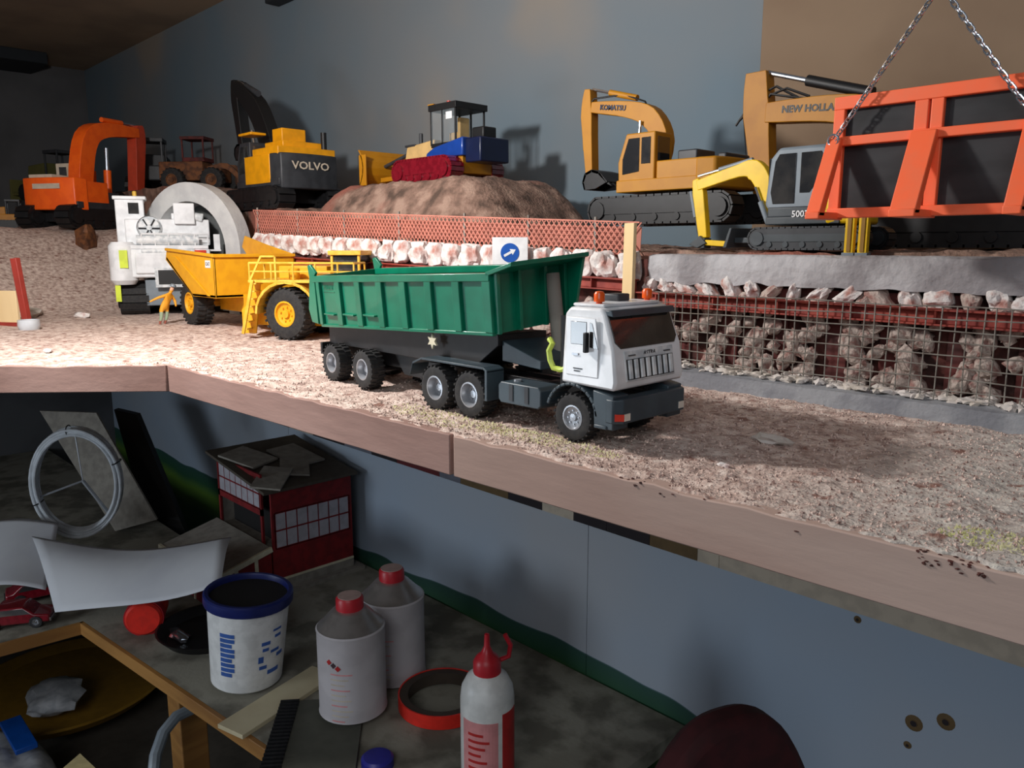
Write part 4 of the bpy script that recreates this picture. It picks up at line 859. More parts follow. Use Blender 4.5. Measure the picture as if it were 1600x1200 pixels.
op = MB().box(2, 7, 2.6, 7.0, 11.2, 18.9).box(1.7, 7.3, 2.2, 7.3, 18.7, 19.3).build('operator_cab', 'white', ws, .15)
MB().box(1.9, 2.1, 3.4, 5.0, 16.4, 18.2).box(3, 6, 2.5, 2.7, 16.2, 18.2).build('window', 'glass_dark', op)
MB().lathe([(.001, 0), (.35, 0), (.35, .9), (.001, 1.0)], (4.5, 4, 19.3), 'z', 12).build('beacon', 'yellow_pale', op)
tkz = MB().lathe([(.001, 4.9), (1.6, 4.9), (2.1, 5.6), (2.1, 11.0), (1.6, 11.7), (.001, 11.7)], (-3.8, 6.0, 0), 'z', 20).build('side_tank', 'white', ws)
MB().box(-6.1, -5.6, 5.2, 6.4, 7.6, 10.4).build('hivis_sticker', 'hivis', ws)
MB().box(-5.0, -4.7, 6.6, 7.4, 2.2, 4.8).build('hivis_strip', 'hivis', ws)
mb = MB()
for yy in (-7.0, -5.0, -3.0, -1, 1, 3.0): mb.cyl((-5.2, yy, 11.2), (-5.2, yy, 13.0), .12, seg=6)
mb.cyl((-5.2, -7, 13.0), (-5.2, 3, 13.0), .14, seg=6).cyl((-5.2, -7, 12.2), (-5.2, 3, 12.2), .1, seg=6)
mb.build('railing', 'white', ws)
MB().box(-4.6, -2.2, -9.0, -7.2, 10.2, 10.5).box(-4.4, -3.6, -8.9, -7.9, 10.5, 13.0).build('side_platform', 'white', ws, .05)
MB().box(-5.6, -5.3, -6.6, -4.4, 8.8, 10.4).build('tail_light', 'lamp_red', ws, .05)

# ------------------------------------------------------------------ tunnel portal
q = at(306, 400, 122)
tp = thing('tunnel_portal', (q.x, q.y, 124.9), 'grey concrete tunnel portal arch behind the white shovel', 'arch', 20)
def arch(R, hz, n=28): return [(-R, 0)] + [(-R * cos(pi * k / n), hz + R * .98 * sin(pi * k / n)) for k in range(n + 1)] + [(R, 0)]
Ro, Ri = 10.4, 7.5; ao, ai = arch(Ro, 9.5), arch(Ri, 9.5)
mb = MB()
for i in range(len(ao) - 1): mb.prism([ao[i], ao[i + 1], ai[i + 1], ai[i]], -1.2, 1.2)
mb.build('arch_ring', 'concrete_pale', tp, 0, angle=30)
mb = MB()
for i in range(len(ao) - 1):
    a, b = ai[i], ai[i + 1]; mb.prism([(a[0] * 1.03, a[1] * 1.01), (b[0] * 1.03, b[1] * 1.01), b, a], 1.2, 3.6)
mb.build('lining', 'concrete', tp, angle=30)
MB().prism(ai, 3.4, 3.6).build('tunnel_face', M('tunnel_grey', (112, 114, 114), .95, col2=(70, 76, 74), vs=18, bump=.6, bs=120), tp)

# ------------------------------------------------------------------ far dim machines on the left
q = at(312, 285, 165)
wl = thing('wheel_loader', (q.x, q.y, upz(q.x, q.y)), 'rusty brown wheel loader with open cab in the dim background', 'toy loader', 40)
wb_ = wheel_proto(2.4, 1.8, 'brown_rust', .5, 18, False)
for xx in (-4, 4.5):
    for yy, fl in ((-3.2, False), (3.2, True)): wheel(wb_, wl, (xx, yy, 2.4), fl)
MB().box(-7.5, 2, -2.4, 2.4, 2.4, 6.2).build('engine_body', 'brown_rust', wl, .2)
MB().box(2, 6, -2.2, 2.2, 2.0, 4.6).build('front_frame', 'brown_rust', wl, .2)
mb = MB().box(-2.6, 2.6, -2.3, 2.3, 10.6, 11.2).box(-2.4, 2.4, -2.2, 2.2, 6.2, 7)
for xx in (-2.4, 2.1):
    for yy in (-2.2, 1.9): mb.box(xx, xx + .3, yy, yy + .3, 6.5, 10.8)
mb.build('cab', 'oxide_dark', wl, .05)
for s in (-1, 1): MB().ribbon([(3, 4.6), (7, 5.2), (10, 2.4)], [1, 1.2, .8], *sorted((s * 1.6, s * 2.1))).build('lift_arm', 'brown_rust', wl)
bucket(MB(), (9.8, 2.8), radians(20), 2.2, 8).build('bucket', 'brown_rust', wl)
def dim_dozer(px, py, t, yaw, name, label, body, sc, zoff=0):
    q = at(px, py, t); z = terr(q.x, min(q.y, 52)) if q.y < 52.5 else upz(q.x, q.y)
    o = thing(name, (q.x, q.y, z), label, 'toy loader', yaw); o.scale = (sc,) * 3
    add_tracks(o, 11, 3, 2, 5.6, 30, 'dark_steel')
    MB().box(-5, 5, -2, 2, 2.4, 4.8).build('hull', body, o, .2); MB().prism([(0, 4.6), (5.4, 4.6), (5.0, 6.6), (0, 7)], -1.7, 1.7).build('engine_bonnet', body, o, .15)
    c_ = MB().box(-4, 0, -2, 2, 8.6, 9.2)
    for xx in (-3.9, -.4):
        for yy in (-1.9, 1.6): c_.box(xx, xx + .3, yy, yy + .3, 4.8, 8.8)
    c_.build('cab', 'charcoal', o, .05)
    MB().hull([(7.4, -4, .2), (7.4, 4, .2), (7.8, 4, .2), (7.8, -4, .2)], [(7.2, -4, 4), (7.2, 4, 4), (7.5, 4, 4), (7.5, -4, 4)]).box(0, 7.4, -3.6, -3.2, 1, 1.6).box(0, 7.4, 3.2, 3.6, 1, 1.6).build('blade', body, o, .05)
dim_dozer(85, 275, 188, 200, 'crawler_loader', 'dark olive crawler machine in the shadow behind the orange excavator', M('olive', (86, 84, 40), .7), 1.25)
dim_dozer(10, 333, 150, 250, 'crawler_loader', 'black and yellow crawler with low body on the ramp crest', 'yellow_nh', .62)
dim_dozer(245, 290, 178, 150, 'crawler_loader', 'blackish crawler machine between the orange excavator and the rusty loader', 'charcoal', 1.35)

# ------------------------------------------------------------------ worker figure
q = onz(252, 507, 125)
wk = thing('person', (q.x, q.y, 125.0), 'small figure of a worker in yellow orange overalls leaning beside the dumper wheel', 'person', 65.6)
def figmat(nt, b):
    tc = nt.nodes.new('ShaderNodeTexCoord'); sp = nt.nodes.new('ShaderNodeSeparateXYZ'); nt.links.new(tc.outputs['Object'], sp.inputs[0])
    mr = nt.nodes.new('ShaderNodeMapRange'); mr.inputs['From Max'].default_value = 0.055; nt.links.new(sp.outputs['Z'], mr.inputs['Value'])
    r = ramp(nt, mr.outputs[0], [(0, (150, 84, 70)), (.09, (150, 168, 140)), (.30, (232, 160, 40)), (.80, (222, 170, 140))])
    for n_ in nt.nodes:
        if n_.type == 'VALTORGB': n_.color_ramp.interpolation = 'CONSTANT'
    nt.links.new(r, b.inputs['Base Color']); b.inputs['Roughness'].default_value = .6
wallmat('figure', figmat)
J = [(0.5, 0, 2.2), (.8, 0, 3.0), (1.15, 0, 3.75), (1.35, 0, 4.05), (1.6, 0, 4.55),     # pelvis..head
     (.15, -.28, 1.9), (.12, -.3, 1.1), (-.1, -.3, .22), (-.1, -.65, .12),
     (.75, .3, 1.95), (.75, .32, 1.1), (.45, .35, .22), (.45, 0.0, .12),
     (.75, -.5, 3.75), (-.1, -.8, 3.5), (-.85, -1.0, 3.15), (-1.1, -1.05, 3.0),
     (1.5, .45, 3.6), (1.8, .6, 3.0), (1.9, .2, 2.5), (1.92, 0, 2.3), (1.75, 0, 4.95)]
Ed = [(0, 1), (1, 2), (2, 3), (3, 4), (4, 21), (0, 5), (5, 6), (6, 7), (7, 8), (0, 9), (9, 10), (10, 11), (11, 12), (2, 13), (13, 14), (14, 15), (15, 16), (2, 17), (17, 18), (18, 19), (19, 20)]
Rd = [.5, .48, .5, .2, .36, .32, .26, .17, .14, .32, .26, .17, .14, .26, .2, .15, .13, .26, .2, .15, .13, .26]
me = bpy.data.meshes.new('body'); me.from_pydata([tuple(Vector(p) * S) for p in J], Ed, []); bo_ = bpy.data.objects.new('body', me); COL.objects.link(bo_); bo_.parent = wk
sk = bo_.modifiers.new('skin', 'SKIN')
for i, r in enumerate(Rd): me.skin_vertices[0].data[i].radius = (r * S, r * S * .85)
me.skin_vertices[0].data[0].use_root = True; sb = bo_.modifiers.new('sub', 'SUBSURF'); sb.levels = 2; sb.render_levels = 2; me.materials.append(MATS['figure'])
MB().lathe([(.52, 0), (.4, .02), (.4, .14), (.3, .32), (.001, .4)], (0, 0, 0), 'z', 16).xf(Matrix.Translation((1.72, 0, 4.85)) @ Matrix.Rotation(.35, 4, 'Y')).build('helmet', 'grey_cab', wk)

# ------------------------------------------------------------------ red post, panel and plastic cap on the left
q = onz(28, 490, 125); z = terr(q.x, q.y)
q = at(42, 494, 100); q.z = terr(q.x, q.y)
rp = thing('site_barrier', (q.x, q.y, q.z), 'red post with a tan timber panel beside the ramp', 'barrier', 212)
MB().bar((0, 0, 0), (.9, 0, 8.6), .7, .9).build('post', 'red_paint', rp, .05)
MB().box(1.2, 9, -.2, .2, .2, 4.5).build('timber_panel', 'plank', rp, .05); MB().box(1.0, 9, -.25, .25, 0, .5).build('rail', 'red_paint', rp, .03)
q = at(43, 486, 96); q.z = terr(q.x, q.y)
tag(MB().lathe([(.001, 0), (1.1, 0), (1.25, .5), (1.2, 1.2), (1.0, 1.2), (1.0, .4), (.001, .35)], (q.x, q.y, q.z + .05), 'z', 20).build('clear_plastic_ring', M('clear_plastic', (220, 226, 232), .15, alpha=.75)), 'clear plastic ring lying by the red post', 'ring')

# ------------------------------------------------------------------ hanging orange frame with chains
of = thing('shuttering_frame', (-15.7, 46, 136.6), 'bright orange steel frame with black panels hanging from chains', 'frame')
def X(px, py, Y=46): p = ony(px, py, Y); return p.x + 15.7, p.z - 136.6
xl, xm, xr = -4.75, 0, 4.95; zt = 6.35; zm = 4.3; bwid = .62
MB().box(xl - .3, xr + .4, -.3, .3, zt - .35, zt + .35).build('top_rail', 'orange_frame', of, .05)
MB().box(xl - .3, xr + .4, -.45, .3, zm - .3, zm + .2).build('middle_rail', 'orange_frame', of, .05)
MB().box(xl - .3, xr + .4, -.45, .3, 0, .55).build('bottom_rail', 'orange_frame', of, .05)
for xx, ww in ((xl, .62), (xm - .36, .68), (xm + .42, .62), (xr, .62)):
    MB().box(xx - ww / 2, xx + ww / 2, -.25, .25, .2, zt).build('post', 'orange_frame', of, .05)
for xx, ww in ((xl, .8), (xm, 1.3), (xr, .8)):
    MB().hull([(xx - ww / 2, -2.9, .05), (xx + ww / 2, -2.9, .05), (xx + ww / 2, -2.2, .05), (xx - ww / 2, -2.2, .05)], [(xx - ww / 2, -.7, zm + .1), (xx + ww / 2, -.7, zm + .1), (xx + ww / 2, -.2, zm + .1), (xx - ww / 2, -.2, zm + .1)]).build('diagonal_strut', 'orange_frame', of, .05)
    MB().box(xx - ww / 2, xx + ww / 2, -2.9, .2, -.1, .3).build('foot_beam', 'orange_frame', of, .05)
for a, b in ((xl + .3, xm - .7), (xm + .7, xr - .3)):
    MB().box(a - .1, b + .1, .05, .3, .4, zm).build('panel', 'panel_black', of); MB().box(a - .1, b + .1, .05, .3, zm, zt).build('panel', 'panel_black', of)
ap = ony(1470, -24, 45.2)
ch = thing('hoist_chain', (ap.x, ap.y, ap.z), 'twisted steel chain sling holding up the orange frame', 'chain')
lk = MB().tube([(.17 * cos(2 * pi * k / 12) + (.10 if cos(2 * pi * k / 12) > 0 else -.10), .13 * sin(2 * pi * k / 12), 0) for k in range(12)], .045, 6, True).mesh('link'); lk.materials.append(MATS['chrome'])
def chain(a, b, parent, base):
    a, b = Vector(a), Vector(b); d = b - a; n = int(d.length / .36); q_ = d.to_track_quat('X', 'Z')
    for k in range(n):
        o = bpy.data.objects.new('link', lk); COL.objects.link(o); o.parent = parent; o.location = (a + d * ((k + .5) / n) - base) * S
        o.rotation_mode = 'QUATERNION'; o.rotation_quaternion = q_ @ Matrix.Rotation((pi / 2 if k % 2 else 0) + .35, 3, 'X').to_quaternion()
lft = Vector((-15.7 + xl, 45.3, 136.6 + zm)); rgt = Vector((-15.7 + xr + .1, 45.3, 136.6 + zm))
chain(ap, lft, ch, ap); chain(ap, rgt, ch, ap); chain(ap + Vector((0, 0, 12)), ap, ch, ap)
MB().tube([(.5 * cos(2 * pi * k / 16), 0, .5 * sin(2 * pi * k / 16)) for k in range(16)], .09, 8, True).build('ring', 'chrome', ch)
MB().cyl((0, 0, 12), (0, 0, 192 - ap.z), .08, seg=6).build('hanging_cable', 'wire', ch)
for L_ in (lft, rgt):
    l = L_ - ap; MB().tube([(l.x + .3 * cos(2 * pi * k / 12), l.y - .1, l.z + .3 * sin(2 * pi * k / 12)) for k in range(12)], .07, 6, True).build('hook', 'chrome', ch)
for i, (px, lbl) in enumerate(((1328, 'yellow prop beside the mini excavator tracks on the concrete capping'), (1349, 'yellow prop further from the mini excavator, under the orange frame'))):
    q = ony(px, 394, 52.0)
    o = thing('trench_prop', (q.x, q.y - .1, 134.35), lbl, 'prop', 0, 'yellow props under the frame')
    MB().box(-.3, .3, -.2, .2, 0, 2.9).build('post', 'yellow_mini', o, .04); MB().box(-.12, .12, -.26, .0, .3, 2.6).build('groove', 'ochre', o); MB().box(-.4, .4, -.3, .3, 0, .25).build('foot', 'grey_cab', o, .03)

# ------------------------------------------------------------------ workbench below the shelf
BZ = 75.0
wbn = thing('workbench', (0, 0, 0), 'dusty grey workbench with ochre wooden edge under the shelf', 'workbench')
bp2 = [(-140, -30), (-134.3, 33.3), (-76.6, 40.1), (-50, 43.2), (-50, 79.2), (-146, 79.2), (-152, 60), (-262.4, 60), (-262.4, -30)]
MB().prism(bp2, BZ - 2.0, BZ, 'z').build('bench_top', 'bench_top', wbn)
for a, b in ((bp2[0], bp2[1]), (bp2[1], bp2[2]), (bp2[2], bp2[3])):
    d = (Vector(b) - Vector(a)).normalized(); nrm = Vector((d.y, -d.x)) * .35
    MB().bar((a[0] + nrm.x, a[1] + nrm.y, BZ - 1.0), (b[0] + nrm.x, b[1] + nrm.y, BZ - 1.0), .7, 2.0, (nrm.x, nrm.y, 0)).build('edge_strip', 'bench_wood', wbn, .1)
for x, y in ((-110.5, 40), (-56, 46), (-142, -20), (-250, -20), (-250, 55), (-56, 74)):
    MB().box(x - 2.2, x + 2.2, y - 2, y + 2, 0, BZ - 2).build('leg', 'bench_wood', wbn, .2)
ls = MB().prism([(-262.4, -25), (-146, -25), (-140, 30), (-112, 36), (-112, 76), (-262.4, 76)], 41, 43, 'z').build('lower_shelf', 'card_dark', wbn)
# --- tub (slightly tilted as it stands on the strip of wood)
q = onz(386, 1062, BZ)
tb = thing('plastic_tub', (q.x, q.y, BZ + .2), 'white plastic tub with dark blue rim and blue print on the bench', 'tub', 30)
tb.rotation_euler = (Matrix.Rotation(radians(4.5), 3, Vector((-.717, .697, 0))) @ Matrix.Rotation(radians(30), 3, 'Z')).to_euler(); tb.location.z += .0035
MB().lathe([(.001, 0), (4.5, 0), (4.75, .25), (5.45, 11.6), (5.5, 12.0), (5.2, 12.0), (4.4, .7), (.001, .6)], (0, 0, 0), 'z', 40).build('body', 'tub', tb)
MB().lathe([(5.35, 11.5), (5.85, 11.5), (5.95, 11.7), (5.95, 12.8), (5.75, 13.0), (5.3, 13.0), (5.2, 12.8), (5.2, 11.5)], (0, 0, 0), 'z', 40, True).build('rim', 'blue_lid', tb)
MB().lathe([(.001, 12.0), (5.2, 12.0), (5.2, 12.2), (.001, 12.2)], (0, 0, 0), 'z', 40).build('contents', 'dark_inside', tb)
def curved(mb, r0, r1, z0, z1, a0, a1, n=6, e=.04):
    A = [];
    for k in range(n + 1):
        a = radians(a0 + (a1 - a0) * k / n)
        A.append((a,))
    for k in range(n):
        a, b = A[k][0], A[k + 1][0]
        mb.hull([((r0 + e) * cos(a), (r0 + e) * sin(a), z0), ((r0 + e) * cos(b), (r0 + e) * sin(b), z0), ((r0 - .1) * cos(b), (r0 - .1) * sin(b), z0), ((r0 - .1) * cos(a), (r0 - .1) * sin(a), z0)],
                [((r1 + e) * cos(a), (r1 + e) * sin(a), z1), ((r1 + e) * cos(b), (r1 + e) * sin(b), z1), ((r1 - .1) * cos(b), (r1 - .1) * sin(b), z1), ((r1 - .1) * cos(a), (r1 - .1) * sin(a), z1)])
    return mb
def rt_(z): return 4.75 + (z - .25) * .0617
az0 = math.degrees(atan2(-q.y, -q.x)) - 30        # direction to the viewer in tub frame
for k in range(9):
    z0 = 2.6 + k * .72; curved(MB(), rt_(z0), rt_(z0 + .55), z0, z0 + .55, az0 - 44, az0 - 44 + (23 if k % 3 else 19), 4).build('print_bar', 'print_blue', tb)
for k, (da, z0, w_, h_) in enumerate(((18, 6.9, 14, .5), (20, 6.0, 10, .45), (14, 4.4, 8, .9), (16, 3.4, 12, .5), (34, 5.5, 16, .4), (40, 7.6, 12, .4), (36, 8.6, 16, .3), (46, 4.6, 14, .5), (30, 2.4, 22, .6))):
    curved(MB(), rt_(z0), rt_(z0 + h_), z0, z0 + h_, az0 + da, az0 + da + w_, 4).build('print_mark', 'print_blue', tb)
# --- solvent cans
def can(loc, label, r=4.3, h=11.6):
    c = thing('solvent_can', loc, label, 'can', math.degrees(atan2(-loc[1], -loc[0])), 'solvent cans on the bench')
    MB().lathe([(.001, .1), (r * .96, 0), (r * 1.02, .2), (r, .45), (r, h - .5), (r * 1.02, h - .2), (r * .98, h)], (0, 0, 0), 'z', 40).build('body', 'can_label', c)
    MB().lathe([(r * .98, h), (r * .93, h + .1), (r * .55, h + 1.9), (r * .42, h + 2.2), (.001, h + 2.2)], (0, 0, 0), 'z', 40).build('shoulder', 'tin', c)
    cp = MB().lathe([(.001, 0), (1.75, 0), (1.75, 1.6), (1.55, 1.9), (.001, 1.9)], (0, 0, h + 1.9), 'z', 20).build('cap', 'cap_red', c)
    MB().lathe([(.001, 0), (1.5, 0), (1.5, .06), (.001, .06)], (0, 0, h + 3.8), 'z', 20).build('cap_top', 'cap_top', cp)
    for k in range(3):
        z0 = h * .72; mb = MB(); a0 = radians(-40 + k * 8); cc = Vector((r * cos(a0), r * sin(a0), z0 - k * .35)); tt = Vector((-sin(a0), cos(a0), 0)); nn = Vector((cos(a0), sin(a0), 0))
        d_ = [cc + tt * .38, cc + Vector((0, 0, .38)), cc - tt * .38, cc - Vector((0, 0, .38))]; mb.hull([v - nn * .05 for v in d_], [v + nn * .06 for v in d_]).build('hazard_mark', 'print_red' if k != 1 else 'print_dark', c)
    for k in range(10):
        z0 = h * .58 - k * .7; curved(MB(), r, r, z0, z0 + .16, -38, 0 - (k * 7) % 16, 5, .02).build('print_line', 'strip_beige' if k % 3 else 'print_pink', c)
    return c
q = onz(540, 1132, BZ); can((q.x - 1.5, q.y + 2.2, BZ + .9), 'white solvent can with red cap standing on the dark ribbed mat')
q = onz(606, 1066, BZ); can((q.x - 1.5, q.y + 2.2, BZ), 'solvent can with red cap in the shade behind the other can', 4.4, 12.0)
# --- dark ribbed mat under the can
q = onz(490, 1140, BZ); mt_ = thing('ribbed_mat', (q.x, q.y, BZ), 'dark ribbed rubber mat lying under the solvent can', 'mat', -38)
MB().box(-6, 12, -5, 6, 0, .5).build('sheet', 'mat_dark', mt_, .05)
rb = MB().box(-.18, .18, -5, -2.6, .5, .85).mesh('rib'); rb.materials.append(MATS['dark_steel'])
for k in range(24):
    o = bpy.data.objects.new('rib', rb); COL.objects.link(o); o.parent = mt_; o.location = Vector((-5.6 + k * .74, 0, 0)) * S
# --- glue bottle
q = onz(752, 1232, BZ); gz = BZ
gl = thing('glue_bottle', (q.x, q.y + 1.0, gz), 'white glue bottle with red nozzle cap and red printed label', 'bottle', math.degrees(atan2(-q.y, -q.x)))
MB().lathe([(.001, 0), (2.85, 0), (3.0, .3), (3.0, 11.0), (2.85, 12.2), (2.3, 13.3), (1.5, 13.9), (1.3, 14.2), (.001, 14.2)], (0, 0, 0), 'z', 36).build('body', 'glue_white', gl)
curved(MB(), 3.0, 3.0, .8, 9.4, -60, 22, 12, .03).build('label', 'print_pink', gl); curved(MB(), 3.0, 3.0, .8, 10.2, 32, 78, 8, .04).build('label_side', 'print_red', gl)
for k in range(9): curved(MB(), 3.0, 3.0, 1.4 + k * .8, 1.7 + k * .8, -44, 6 - (k * 13) % 22, 7, .06).build('print_line', 'print_red', gl)
cp = MB().lathe([(.001, 0), (1.55, 0), (1.55, 1.2), (1.2, 1.8), (.7, 2.2), (.35, 3.0), (.28, 4.4), (.001, 4.5)], (0, 0, 13.9), 'z', 20).build('nozzle_cap', 'cap_red', gl)
MB().tube([(-.3, 1.3, 15), (-.6, 2.4, 15.3), (-.7, 2.6, 16.6), (-.5, 2.0, 17.9)], .28, 8).build('cap_strap', 'cap_red', cp)
# --- tape roll leaning
q = onz(684, 1122, BZ)
tr_ = thing('tape_roll', (q.x - 2, q.y + 2.5, BZ + .1), 'red roll of tape lying on the bench behind the glue bottle', 'tape')
MB().lathe([(5.7, 0), (5.9, 0), (5.9, 1.8), (5.7, 1.8)], (0, 0, 0), 'z', 44, True).build('tape', 'tape_red', tr_); MB().lathe([(4.6, .1), (5.7, .1), (5.7, 1.7), (4.6, 1.7)], (0, 0, 0), 'z', 44, True).build('core', 'tape_inner', tr_)
# --- flat timber strip, blue cap, dark tray, red cap
q0, q1 = onz(378, 1135, BZ), onz(492, 1062, BZ)
o = thing('wood_strip', ((q0.x + q1.x) / 2, (q0.y + q1.y) / 2, BZ), 'flat pale wood strip lying between the tub and the can', 'wood strip', math.degrees(atan2(q1.y - q0.y, q1.x - q0.x)))
MB().box(-8.2, 8.2, -2.3, 2.3, 0, .6).build('strip', 'wood_pale', o, .05)
q = onz(590, 1196, BZ)
tag(MB().lathe([(.001, 0), (1.9, 0), (1.9, 1.0), (1.6, 1.25), (.001, 1.25)], (q.x, q.y, BZ), 'z', 24).build('bottle_cap', 'blue_cap'), 'small dark blue screw cap lying near the bench edge', 'cap')
q = onz(300, 1000, BZ)
tyo = thing('round_tray', (q.x, q.y + 3, BZ), 'round black tray with a shiny foil inside next to the tub', 'tray')
MB().lathe([(.001, 0), (6.6, 0), (8.0, 1.6), (7.7, 1.6), (6.4, .4), (.001, .4)], (0, 0, 0), 'z', 36).build('dish', 'black', tyo); MB().blob((-1.5, -4.2, .8), (2.6, 1.2, .4), 4, .6, 2).build('foil', 'chrome', tyo)
q = onz(212, 985, BZ)
rc = thing('red_jar_lid', (q.x, q.y + 2.0, BZ), 'red round jar lying on its side by the bench corner', 'jar', 60)
MB().lathe([(.001, -3.4), (2.4, -3.4), (2.75, -3.0), (2.75, 2.6), (2.4, 3.0), (.001, 3.0)], (0, 0, 2.75), 'y', 28).build('jar', 'tape_red', rc); MB().lathe([(2.78, -2.9), (2.95, -2.9), (2.95, -1.2), (2.78, -1.2)], (0, 0, 2.75), 'y', 28, True).build('band', 'cap_red', rc)
# --- papers
def sheet(name, c, label, sag, n=16):
    """c: four corner points p00 p10 p11 p01; sag(u,v) lifts along z"""
    vs = []; fs = []
    for th in (0, .06):
        for i in range(n + 1):
            for j in range(n + 1):
                u, v = i / n, j / n; p = (c[0] * (1 - u) + c[1] * u) * (1 - v) + (c[3] * (1 - u) + c[2] * u) * v; vs.append(p + Vector((0, 0, sag(u, v) + th)))
    m2 = (n + 1) ** 2
    for i in range(n):
        for j in range(n):
            a = i * (n + 1) + j; f = (a, a + 1, a + n + 2, a + n + 1); fs.append(f); fs.append(tuple(k + m2 for k in f[::-1]))
    for i in range(n):
        for (a, b) in ((i * (n + 1), (i + 1) * (n + 1)), (i * (n + 1) + n, (i + 1) * (n + 1) + n), (i, i + 1), (n * (n + 1) + i, n * (n + 1) + i + 1)): fs.append((a, b, b + m2, a + m2))
    return tag(MB().add(vs, fs).build(name, 'paper', angle=180), label, 'paper')
sheet('paper_sheet', [at(86, 957, 122), at(345, 908, 112), at(362, 842, 126), at(50, 842, 140)], 'large curled white paper sheet drooping over the bench corner', lambda u, v: 1.6 * sin(pi * u) * -.9 + 1.2 * sin(pi * v) + .5 * sin(5 * u + 2 * v))
sheet('paper_sheet', [at(-40, 905, 128), at(70, 908, 131), at(90, 800, 145), at(-40, 800, 146)], 'white paper sheet tucked under the large curled one', lambda u, v: .8 * sin(pi * u) - .5 * v - 1.6)
# --- red model cars at the left end
for k, (px, py, t_, lb) in enumerate(((25, 925, 126, 'small red model car with chrome parts below the papers'), (60, 905, 136, 'dark red model car half hidden by the papers'))):
    q = at(px, py, t_); c = thing('model_car', (q.x, q.y, BZ), lb, 'toy car', 60 + 20 * k)
    MB().prism([(-5, .8), (5, .8), (5, 2.0), (2.8, 2.3), (1.4, 3.6), (-2.6, 3.6), (-4, 2.4), (-5, 2.2)], -2, 2).build('body', 'maroon_gloss', c, .25)
    for s in (-1, 1): MB().prism([(2.3, 2.4), (1.3, 3.35), (-2.4, 3.35), (-3.2, 2.4)], *sorted((s * 2.0, s * 2.05))).build('window', 'chrome', c)
    MB().box(-5.2, -4.9, -1.9, 1.9, .9, 1.4).box(4.9, 5.2, -1.9, 1.9, .9, 1.4).build('bumper', 'chrome', c, .05)
    wq = wheel_proto(.95, .7, 'chrome', .55, 12, False)
    for xx in (-3, 3):
        for yy, fl in ((-1.8, False), (1.8, True)): wheel(wq, c, (xx, yy, .95), fl)
# --- coil of clear tubing, standing
q = at(122, 752, 150)
co = thing('tubing_coil', (q.x, q.y, q.z), 'coil of clear plastic tubing tied with wire, standing behind the papers', 'coil', 60)
for k in range(12):
    r = 8.9 + .46 * (k % 3); y = -1.8 + .66 * (k // 3) + .2 * (k % 2)
    MB().tube([(r * .78 * cos(2 * pi * i / 40), y + .25 * sin(4 * pi * i / 40 + k), r * 1.06 * sin(2 * pi * i / 40)) for i in range(40)], .3, 8, True).build('loop', 'tubing', co)
for a in (200, 20, 95):
    a = radians(a); c_ = Vector((9.6 * .78 * cos(a), -.5, 9.6 * 1.06 * sin(a))); e = Vector((cos(a), 0, sin(a)))
    MB().tube([c_ + e * .9 * cos(2 * pi * i / 12) + Vector((0, 1.7 * sin(2 * pi * i / 12), 0)) for i in range(12)], .12, 6, True).build('tie_wire', 'dark_steel', co)
MB().cyl((-7.2, -.6, -2.6), (1.0, -.6, .2), .2, seg=6).cyl((1.0, -.6, .2), (5.2, -.6, -7.0), .35, seg=6).cyl((1.0, -.6, .2), (.4, -.6, 9.6), .12, seg=6).build('spoke', 'silver', co)
# --- grey card and long dark board leaning behind the coil
a, b, c2, d2 = at(180, 830, 168), at(245, 812, 165), at(150, 645, 172), at(62, 642, 175)
o = MB().hull([a, b, c2, d2], [v + Vector((-.4, .4, 0)) for v in (a, b, c2, d2)]).build('cardboard_sheet', 'card_grey'); tag(o, 'grey cardboard sheet leaning up behind the tubing coil', 'cardboard')
a, b, c2, d2 = at(235, 838, 176), at(292, 838, 176), at(213, 648, 184), at(178, 640, 184)
o = MB().hull([a, b, c2, d2], [v + Vector((-1.4, 1.4, 0)) for v in (a, b, c2, d2)]).build('dark_board', 'black'); tag(o, 'long black board leaning diagonally against the painted wall', 'board')

# --- cardboard house
hs = thing('model_house', (-121.5, 60.5, BZ), 'unfinished card model house with red walls and white window panes', 'model house')
H = 18.5
MB().box(-23, 1.5, -1.5, 17.5, 0, .8).build('base_board', 'card_grey', hs)
# right wall (faces +x): red with window band, on a cream sill and grey plinth
rwl = MB().box(-.4, 0, 0, 16, 2.6, 8.2).box(-.4, 0, 0, 16, 14.6, H).box(-.4, 0, 0, .6, 8.2, 14.6).box(-.4, 0, 15.4, 16, 8.2, 14.6).build('side_wall', 'house_red', hs)
MB().box(-.5, .15, -.1, 16, 2.3, 2.7).build('sill', 'cream', hs); MB().box(-.4, .1, 0, 16, .8, 2.3).build('plinth', 'card_grey', hs)
def window(parent, axis, a0, a1, z0, z1, off, cols, rows):
    da = (a1 - a0) / cols; dz2 = (z1 - z0) / rows
    for i in range(cols):
        for j in range(rows):
            u0, u1, v0, v1 = a0 + i * da + .12, a0 + (i + 1) * da - .12, z0 + j * dz2 + .15, z0 + (j + 1) * dz2 - .15
            (MB().box(off - .12, off - .04, u0, u1, v0, v1) if axis == 'x' else MB().box(u0, u1, off + .04, off + .12, v0, v1)).build('pane', 'pane', parent)
    mb = MB()
    for i in range(cols + 1):
        u = a0 + i * da
        if i in (0, cols): (mb.box(off - .25, off, u - .15, u + .15, z0, z1) if axis == 'x' else mb.box(u - .15, u + .15, off, off + .25, z0, z1))
        else: (mb.box(off - .2, off - .02, u - .07, u + .07, z0, z1) if axis == 'x' else mb.box(u - .07, u + .07, off + .02, off + .2, z0, z1))
    for j in range(rows + 1):
        v = z0 + j * dz2; (mb.box(off - .25, off, a0, a1, v - .14, v + .14) if axis == 'x' else mb.box(a0, a1, off, off + .25, v - .14, v + .14))
    mb.build('window_bars', 'house_red', parent)
